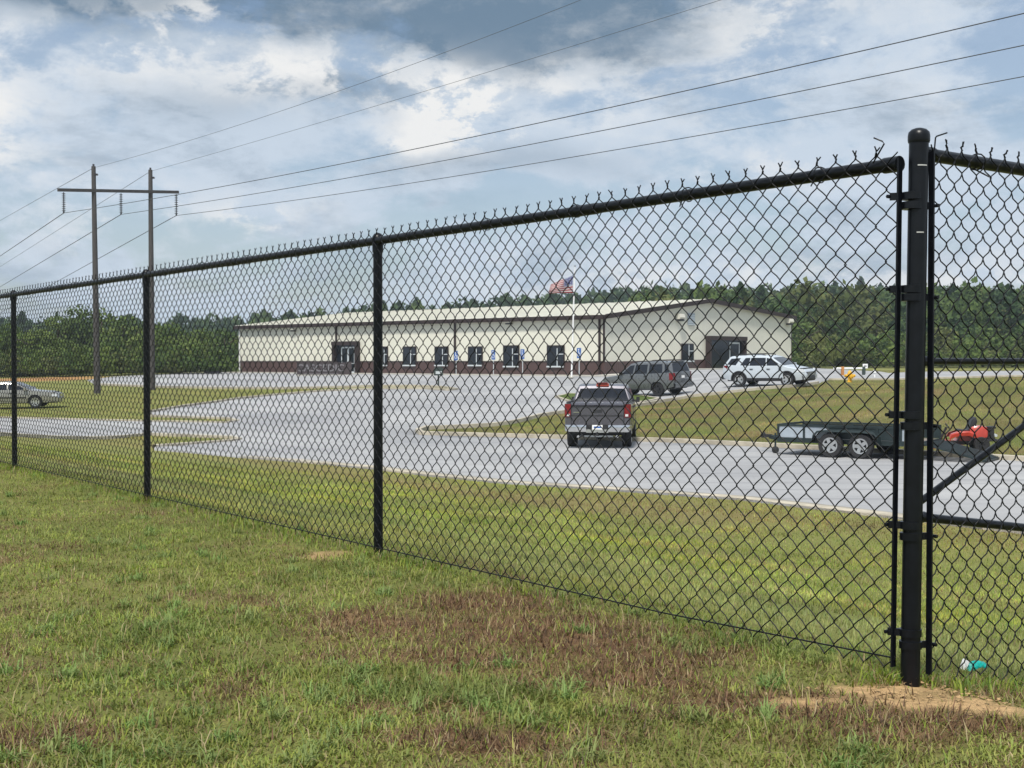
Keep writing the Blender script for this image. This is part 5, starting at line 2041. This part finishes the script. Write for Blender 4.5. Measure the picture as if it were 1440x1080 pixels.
for i, (px, yt, Y, w, pal, lab) in enumerate(RT):
    tree(px, yt, Y, w, pal, lab, 200 + i, n=2300, leaf=.48, group=TR, base=-.05)
# undergrowth along the wood edge and hillside wood: one mass each
rg = np.random.default_rng(77)


def mass(name, spots_, label, palset, leaf_of, templates):
    Vs, Fs, Ts = [], [], []
    off = 0
    for (x, y, h, w, con) in spots_:
        q, f, sh = templates[(con, rg.integers(0, 4))]
        s = np.array((w, w, h))
        a = rg.random() * 6.28
        c_, s_ = math.cos(a), math.sin(a)
        r_ = q * s
        r_ = np.stack([r_[:, 0] * c_ - r_[:, 1] * s_, r_[:, 0] * s_ + r_[:, 1] * c_, r_[:, 2]], 1) + np.array((x, y, float(H(x, y))))
        Vs.append(r_)
        Fs.append(f + off)
        off += len(q)
        Ts.append(tint_of(np.clip(sh * .7 + rg.random() * .45 - .05, 0, 1), palset[rg.integers(0, len(palset))] if not con else 'dark'))
    o = np_mesh(name, np.concatenate(Vs), np.concatenate(Fs), M['leaf'], np.concatenate(Ts))
    return tag(o, label, 'wood', kind='stuff')


def unit_templates(n, leaf, hgt):
    T = {}
    for con in (0, 1):
        for k in range(4):
            T[(con, k)] = crown_arrays(300 + k + 10 * con, 1.0, 1.0, n, leaf, 7, bool(con), base=-.05 if not con else .02)
    return T


sp1 = []
for Y in np.arange(176, 340, 8.5):
    for X in np.arange(.115 * Y, .46 * Y, 6.6):
        sp1.append((X + rg.normal(0, 2), Y + rg.normal(0, 2.5), 9.0 + 3.5 * rg.random(), 8.5 + 3 * rg.random(), int(rg.random() < .10)))
mass('hillside_wood', sp1, 'dense green wood covering the hillside right of the warehouse', ['mid', 'dark', 'olive', 'mid'], None, unit_templates(620, .085, 1))
sp2 = []
for Y in np.arange(345, 500, 14):
    for X in np.arange(-.48 * Y, .50 * Y, 5.6):
        if X > .44 * Y - 60 and Y < 345:
            continue
        sp2.append((X + rg.normal(0, 2.5), Y + rg.normal(0, 3.5), (9.0 + 3.6 * rg.random()) * (1.0 if rg.random() > .03 else 1.2), 9.5 + 3 * rg.random(), int(rg.random() < .12)))
mass('far_wood', sp2, 'far dark treeline running behind the warehouse to the horizon', ['dark', 'mid', 'dark'], None, unit_templates(230, .14, 1))
# tall weeds at the wood edges
sp3 = []
for px in np.arange(-60, 318, 4):
    c = at_depth(px, 520, 131 + rg.normal(0, 2))
    sp3.append((c[0], c[1], 1.6 + 1.6 * rg.random(), 3.2, 0))
for px in np.arange(1112, 1500, 5):
    c = at_depth(px, 520, 146 + rg.normal(0, 3))
    sp3.append((c[0], c[1], 1.8 + 2.4 * rg.random(), 3.6, 0))
mass('undergrowth', sp3, 'tall weeds and scrub along the foot of the trees', ['mid', 'olive', 'light'], None, unit_templates(190, .11, 1))


# ------------------------------------------------------------------ grass
def blades(name, X, Y, length, width, tintc, seed, lean=.75, segs=2, label=None):
    rg = np.random.default_rng(seed)
    n = len(X)
    Z = H(X, Y)
    near_ = np.exp(-np.clip(Y - 10, 0, None) / 15)
    Z = Z + near_ * ((fbm(X * 3, Y * 3, 21) - .5) * .03 + (fbm(X * 11, Y * 11, 22, 3) - .5) * .018) - .003
    a = rg.random(n) * 2 * np.pi
    d = np.stack([np.cos(a), np.sin(a), np.zeros(n)], 1)
    s = np.stack([-np.sin(a), np.cos(a), np.zeros(n)], 1)
    L = length * (.5 + .9 * rg.random(n))
    tl = np.clip(lean * (.35 + 1.0 * rg.random(n)), 0, 1.35)
    w = width * (.7 + .6 * rg.random(n))
    B = np.stack([X, Y, Z], 1)
    up = np.array((0, 0, 1.0))
    m1 = B + (up * np.cos(tl * .5)[:, None] + d * np.sin(tl * .5)[:, None]) * (L * .5)[:, None]
    tip = m1 + (up * np.cos(tl * 1.25)[:, None] + d * np.sin(tl * 1.25)[:, None]) * (L * .5)[:, None]
    if segs == 1:                                  # short or distant blades: one bent-over triangle
        q = np.stack([B - s * (w * .5)[:, None], B + s * (w * .5)[:, None], tip], 1)
        o = np_mesh(name, q.reshape(-1, 3), np.arange(n * 3).reshape(n, 3), M['grass'], np.repeat(tintc, 3, axis=0))
        return tag(o, label, 'grass', kind='stuff')
    q = np.stack([B - s * (w * .5)[:, None], B + s * (w * .5)[:, None], m1 + s * (w * .42)[:, None], m1 - s * (w * .42)[:, None], tip], 1)
    f1 = np.arange(n)[:, None] * 5
    tri = np.concatenate([f1 + np.array((0, 1, 2)), f1 + np.array((0, 2, 3)), f1 + np.array((3, 2, 4))])
    o = np_mesh(name, q.reshape(-1, 3), tri, M['grass'], np.repeat(tintc, 5, axis=0))
    return tag(o, label, 'grass', kind='stuff')


def pick(n, seed, fun):
    rg = np.random.default_rng(seed)
    return fun(rg, n)


GB = np.array([(.195, .270, .030), (.265, .320, .045), (.145, .230, .045), (.345, .350, .090), (.255, .305, .085)])
DB = np.array([(.30, .235, .11), (.24, .165, .08), (.38, .31, .17), (.17, .10, .055), (.20, .15, .06)])
rg = np.random.default_rng(42)
# lawn on the viewer's side and just past the fence
n = 330000
Yc = 2.3 + 10.5 * rg.random(n) ** 1.25
Xc = (rg.random(n) * 2 - 1) * (.44 * Yc + .15)
uu = u_of(Xc, Yc)
keep = uu < .9
Xc, Yc = Xc[keep], Yc[keep]
th, cl, lu = masks(Xc, Yc)
clump = fbm(Xc * 9, Yc * 9, 81, 3)
pk = (.42 + .5 * lu + .95 * (clump - .45)) * (1 - .92 * th) * (1 - .97 * np.clip(cl * 1.3, 0, 1))
keep = rg.random(len(Xc)) < np.clip(pk * 1.5, .02, 1)
keep &= ~((cl > .45) & (rg.random(len(Xc)) > .03))
Xc, Yc, th, lu, clump = Xc[keep], Yc[keep], th[keep], lu[keep], clump[keep]
dead = rg.random(len(Xc)) < np.clip(.10 + .62 * th - .22 * lu, .04, .9)
tc = np.where(dead[:, None], DB[rg.integers(0, 5, len(Xc))], GB[rg.integers(0, 5, len(Xc))])
big = fbm(Xc * .8, Yc * .8, 91, 3)[:, None]
tc = np.where(dead[:, None], tc, tc * (1 - big) + big * np.array((.235, .245, .065)))
tc = np.where((lu > .5)[:, None] & ~dead[:, None], tc * .6 + .4 * np.array((.150, .220, .058)), tc)
ln = np.where(dead, .028, .030 + .030 * np.clip(lu, 0, 1)) * (1 + .4 * (clump - .5))
pat = np.clip(.30 + 1.4 * fbm(Xc * 5, Yc * 5, 141, 5), .55, 1.5)[:, None]
tc = tc * pat
blades('lawn_grass', Xc, Yc, ln * .84, .0042, tc, 5, 1.42, label='patchy mown grass on the near side of the fence')
# spreading tufts
nt = 1500
Yt = 2.35 + 6.5 * rg.random(nt) ** 1.3
Xt = (rg.random(nt) * 2 - 1) * (.44 * Yt + .1)
keep = u_of(Xt, Yt) < .4
Xt, Yt = Xt[keep], Yt[keep]
th, cl, lu = masks(Xt, Yt)
keep = (rg.random(len(Xt)) < .12 + .9 * lu - .35 * th) & (cl < .25)
Xt, Yt = Xt[keep], Yt[keep]
rt = .020 + .035 * rg.random(len(Xt))
hue = rg.random((len(Xt), 1))
tcol = np.array((.185, .290, .075)) * hue + np.array((.255, .295, .100)) * (1 - hue)
m_ = rg.integers(25, 60, len(Xt))
ix = np.repeat(np.arange(len(Xt)), m_)
a_ = rg.random(len(ix)) * 6.283
q_ = rt[ix] * np.sqrt(rg.random(len(ix)))
blades('grass_tufts', Xt[ix] + q_ * np.cos(a_), Yt[ix] + q_ * np.sin(a_), (.034 + .030 * rg.random(len(ix))), .0044, tcol[ix] * (.75 + .5 * rg.random((len(ix), 1))), 15, 1.3, label='fresh green tufts spreading through the near lawn')
# long uncut grass left at the foot of the fence
n = 9000
s_ = np.concatenate([rg.random(n - 1500) * 13.5, np.abs(np.repeat(SPAN * np.array((0, 1, 2, 3.03, 4.05)), 300) + rg.normal(0, .07, 1500)), rg.random(1200) * 1.2])
o_ = rg.normal(0, .055, len(s_)) - .03
run = np.concatenate([np.ones(n, bool), np.zeros(1200, bool)])
Xf = np.where(run, P0[0] + FD[0] * s_ + FN[0] * o_, P0[0] + FN[0] * s_ + FD[0] * o_)
Yf = np.where(run, P0[1] + FD[1] * s_ + FN[1] * o_, P0[1] + FN[1] * s_ + FD[1] * o_)
den = fbm(Xf * 2.2, Yf * 2.2, 95, 3)
keep = rg.random(len(Xf)) < np.where(np.arange(len(s_)) < n - 1500, np.clip((den - .34) * 3, .02, 1) * np.where(s_ < .45, .25, 1), .7)
Xf, Yf = Xf[keep], Yf[keep]
dead = rg.random(len(Xf)) < .25
tc = np.where(dead[:, None], DB[rg.integers(0, 3, len(Xf))], GB[rg.integers(0, 3, len(Xf))])
blades('fence_grass', Xf, Yf, .056, .0045, tc, 6, .95, label='longer uncut grass along the foot of the fence')
# loose straw lying on the bare patches
n = 2600
Xs = (rg.random(n) * 2 - 1) * 1.9
Ys = 2.4 + 3.2 * rg.random(n)
keep = (u_of(Xs, Ys) < .3) & (np.abs(Xs) < .44 * Ys)
Xs, Ys = Xs[keep], Ys[keep]
blades('dry_straw', Xs, Ys, .075, .0026, DB[rg.integers(0, 3, len(Xs))] * 1.15, 8, 1.6, label='dry straw scattered over the near ground')
# short matted thatch between the live blades
n = 420000
Yc = 2.3 + 8.5 * rg.random(n) ** 1.2
Xc = (rg.random(n) * 2 - 1) * (.44 * Yc + .15)
keep = u_of(Xc, Yc) < .8
Xc, Yc = Xc[keep], Yc[keep]
th, cl, lu = masks(Xc, Yc)
keep = rg.random(len(Xc)) < (.10 + .90 * th) * (1 - .96 * np.clip(cl * 1.6, 0, 1))
Xc, Yc, th = Xc[keep], Yc[keep], th[keep]
tc = np.where((rg.random(len(Xc)) < .35 + .4 * th)[:, None], np.array([(.190, .098, .058), (.140, .080, .048), (.27, .175, .095), (.085, .055, .036)])[rg.integers(0, 4, len(Xc))],
              np.where((rg.random(len(Xc)) < .5)[:, None], DB[rg.integers(0, 5, len(Xc))], GB[rg.integers(0, 5, len(Xc))] * 1.1))
tc = tc * (.6 + .8 * fbm(Xc * 14, Yc * 14, 151, 3))[:, None]
blades('matted_thatch', Xc, Yc, .034 * (.5 + rg.random(len(Xc))), .0045, tc, 12, 1.25, 1, label='matted brown thatch between the living grass')
# clods of clay round the corner post
n = 520
cx_, cy_ = on_ground(1270, 980)
Xc, Yc = cx_ + rg.normal(0, .30, n), cy_ + rg.normal(0, .13, n)
th, cl, lu = masks(Xc, Yc)
keep = cl > .12
Xc, Yc = Xc[keep], Yc[keep]
Vs, Fs, Ts = [], [], []
oct_ = np.array([(1, 0, 0), (-1, 0, 0), (0, 1, 0), (0, -1, 0), (0, 0, 1), (0, 0, -1), (.6, .6, .5), (-.6, .6, .5), (.6, -.6, .5), (-.6, -.6, .5)])
of_ = np.array([(4, 0, 6), (4, 6, 2), (4, 2, 7), (4, 7, 1), (4, 1, 9), (4, 9, 3), (4, 3, 8), (4, 8, 0), (6, 0, 2), (7, 2, 1), (9, 1, 3), (8, 3, 0)])
for i, (x, y) in enumerate(zip(Xc, Yc)):
    sc_ = .002 + .007 * rg.random() ** 4
    Vs.append(oct_ * (1 + .3 * rg.normal(size=oct_.shape)) * sc_ * np.array((1.4, 1, .45)) + np.array((x, y, float(H(x, y)) + .002)))
    Fs.append(of_ + 10 * i)
    Ts.append(np.tile(np.array((.46, .31, .16)) * (.7 + .6 * rg.random()), (10, 1)))
tag(np_mesh('clay_crumbs', np.concatenate(Vs), np.concatenate(Fs), M['soil'], np.concatenate(Ts)), 'crumbs of sandy clay round the foot of the corner post', 'soil', kind='stuff')
# slope between fence and drive
n = 640000
Yc = 3.2 + 28 * rg.random(n) ** .85
Xc = (rg.random(n) * 2.3 - 1) * (.46 * Yc + .3) + np.where(rg.random(n) < .12, 2.0 * rg.random(n), 0)
uu = u_of(Xc, Yc)
keep = (uu > .7) & (Yc < 33) & ((uu < 13.5) | (Xc > -2)) & ((Yc > 2.6 + .75 * Xc) | (uu > .7)) & ~inside(pts_main, Xc, Yc) & ~inside(gut, Xc, Yc)
Xc, Yc, uu = Xc[keep], Yc[keep], uu[keep]
dn = fbm(Xc * .9, Yc * .9, 101, 4)
rowband = fbm(Xc * .35 + Yc * .05, u_of(Xc, Yc) * 1.3, 103, 3)
keep = rg.random(len(Xc)) < np.clip(.25 + 1.3 * (dn - .30), .05, 1) * np.clip(1.25 - Yc / 40, .3, 1)
Xc, Yc, uu, dn, rowband = Xc[keep], Yc[keep], uu[keep], dn[keep], rowband[keep]
pd = np.clip(.12 + .75 * (rowband - .45) + .55 * np.exp(-((uu - 12.0 - np.clip(Xc, 0, 9) * .35) / 1.1) ** 2), .04, .85)
dead = rg.random(len(Xc)) < pd
tc = np.where(dead[:, None], DB[rg.integers(0, 5, len(Xc))], GB[rg.integers(0, 5, len(Xc))])
lightb = np.clip((rowband - .5) * 3, 0, 1)[:, None]
tc = np.where(dead[:, None], tc, (tc * (1 - .5 * lightb) + .5 * lightb * np.array((.34, .36, .10))) * 1.15)
footb = np.exp(-((uu - 2.0) / 2.2) ** 2)[:, None] * .45            # thin, greyish growth along the fence
tc = tc * (1 - footb) + footb * np.array((.20, .20, .125))
pat = np.clip(.30 + 1.4 * fbm(Xc * 1.7, Yc * 1.1, 121, 5) * (.55 + .9 * fbm(Xc * .45, Yc * .6, 123, 4)) , .45, 1.75)[:, None]
yel = np.clip(fbm(Xc * 1.1 + 5, Yc * .8, 125, 4) * 4 - 1.9, 0, 1)[:, None]
tc = tc * pat * (1 + yel * np.array((.35, .22, -.1)))
blades('slope_grass', Xc, Yc, .038 + .018 * np.clip((Yc - 6) / 16, 0, 1), .006 + .007 * np.clip((Yc - 6) / 18, 0, 1), tc, 7, .95, 1, label='mown grass falling away from the fence down to the drive')
# bank and verges beyond the drive: coarser tufts
n = 300000
Yc = 33 + 62 * rg.random(n)
Xc = (rg.random(n) * 2 - 1) * .47 * Yc
keep = ~inside(pts_main, Xc, Yc) & (u_of(Xc, Yc) > 12.7)
Xc, Yc = Xc[keep], Yc[keep]
fb_ = np.clip(fbm(Xc * .30 + 3, Yc * .65, 51, 5) * 1.7 - .35, 0, 1)
dead = rg.random(len(Xc)) < .10 + .6 * fb_
tc = np.where(dead[:, None], DB[rg.integers(0, 5, len(Xc))] * .95, GB[rg.integers(0, 5, len(Xc))])
pat = np.clip(.25 + 1.5 * fbm(Xc * .9, Yc * .55, 131, 5), .5, 1.6)[:, None]
yel = np.clip(fbm(Xc * .5 + 5, Yc * .4, 135, 4) * 4 - 1.9, 0, 1)[:, None]
tc = tc * pat * (1 + yel * np.array((.30, .12, -.05)))
blades('bank_grass', Xc, Yc, (.055 + .05 * fb_), .016, tc, 9, 1.0, 1, label='rough dry grass on the bank and verges beyond the drive')


# ------------------------------------------------------------------ air
HAZE = .0004
HAZE_TOP = 33
hm = bpy.data.materials.new('haze')
hm.use_nodes = True
ht_ = hm.node_tree
ht_.nodes.clear()
pv = ht_.nodes.new('ShaderNodeVolumePrincipled')
pv.inputs['Color'].default_value = (.80, .89, 1, 1)
pv.inputs['Density'].default_value = HAZE
pv.inputs['Anisotropy'].default_value = .3
ho = ht_.nodes.new('ShaderNodeOutputMaterial')
ht_.links.new(pv.outputs[0], ho.inputs['Volume'])
haze = MB().box(-1900, 1900, -200, 2700, -4, HAZE_TOP).build('haze', hm)
tag(haze, 'thin summer haze over the whole yard', 'haze', kind='stuff')
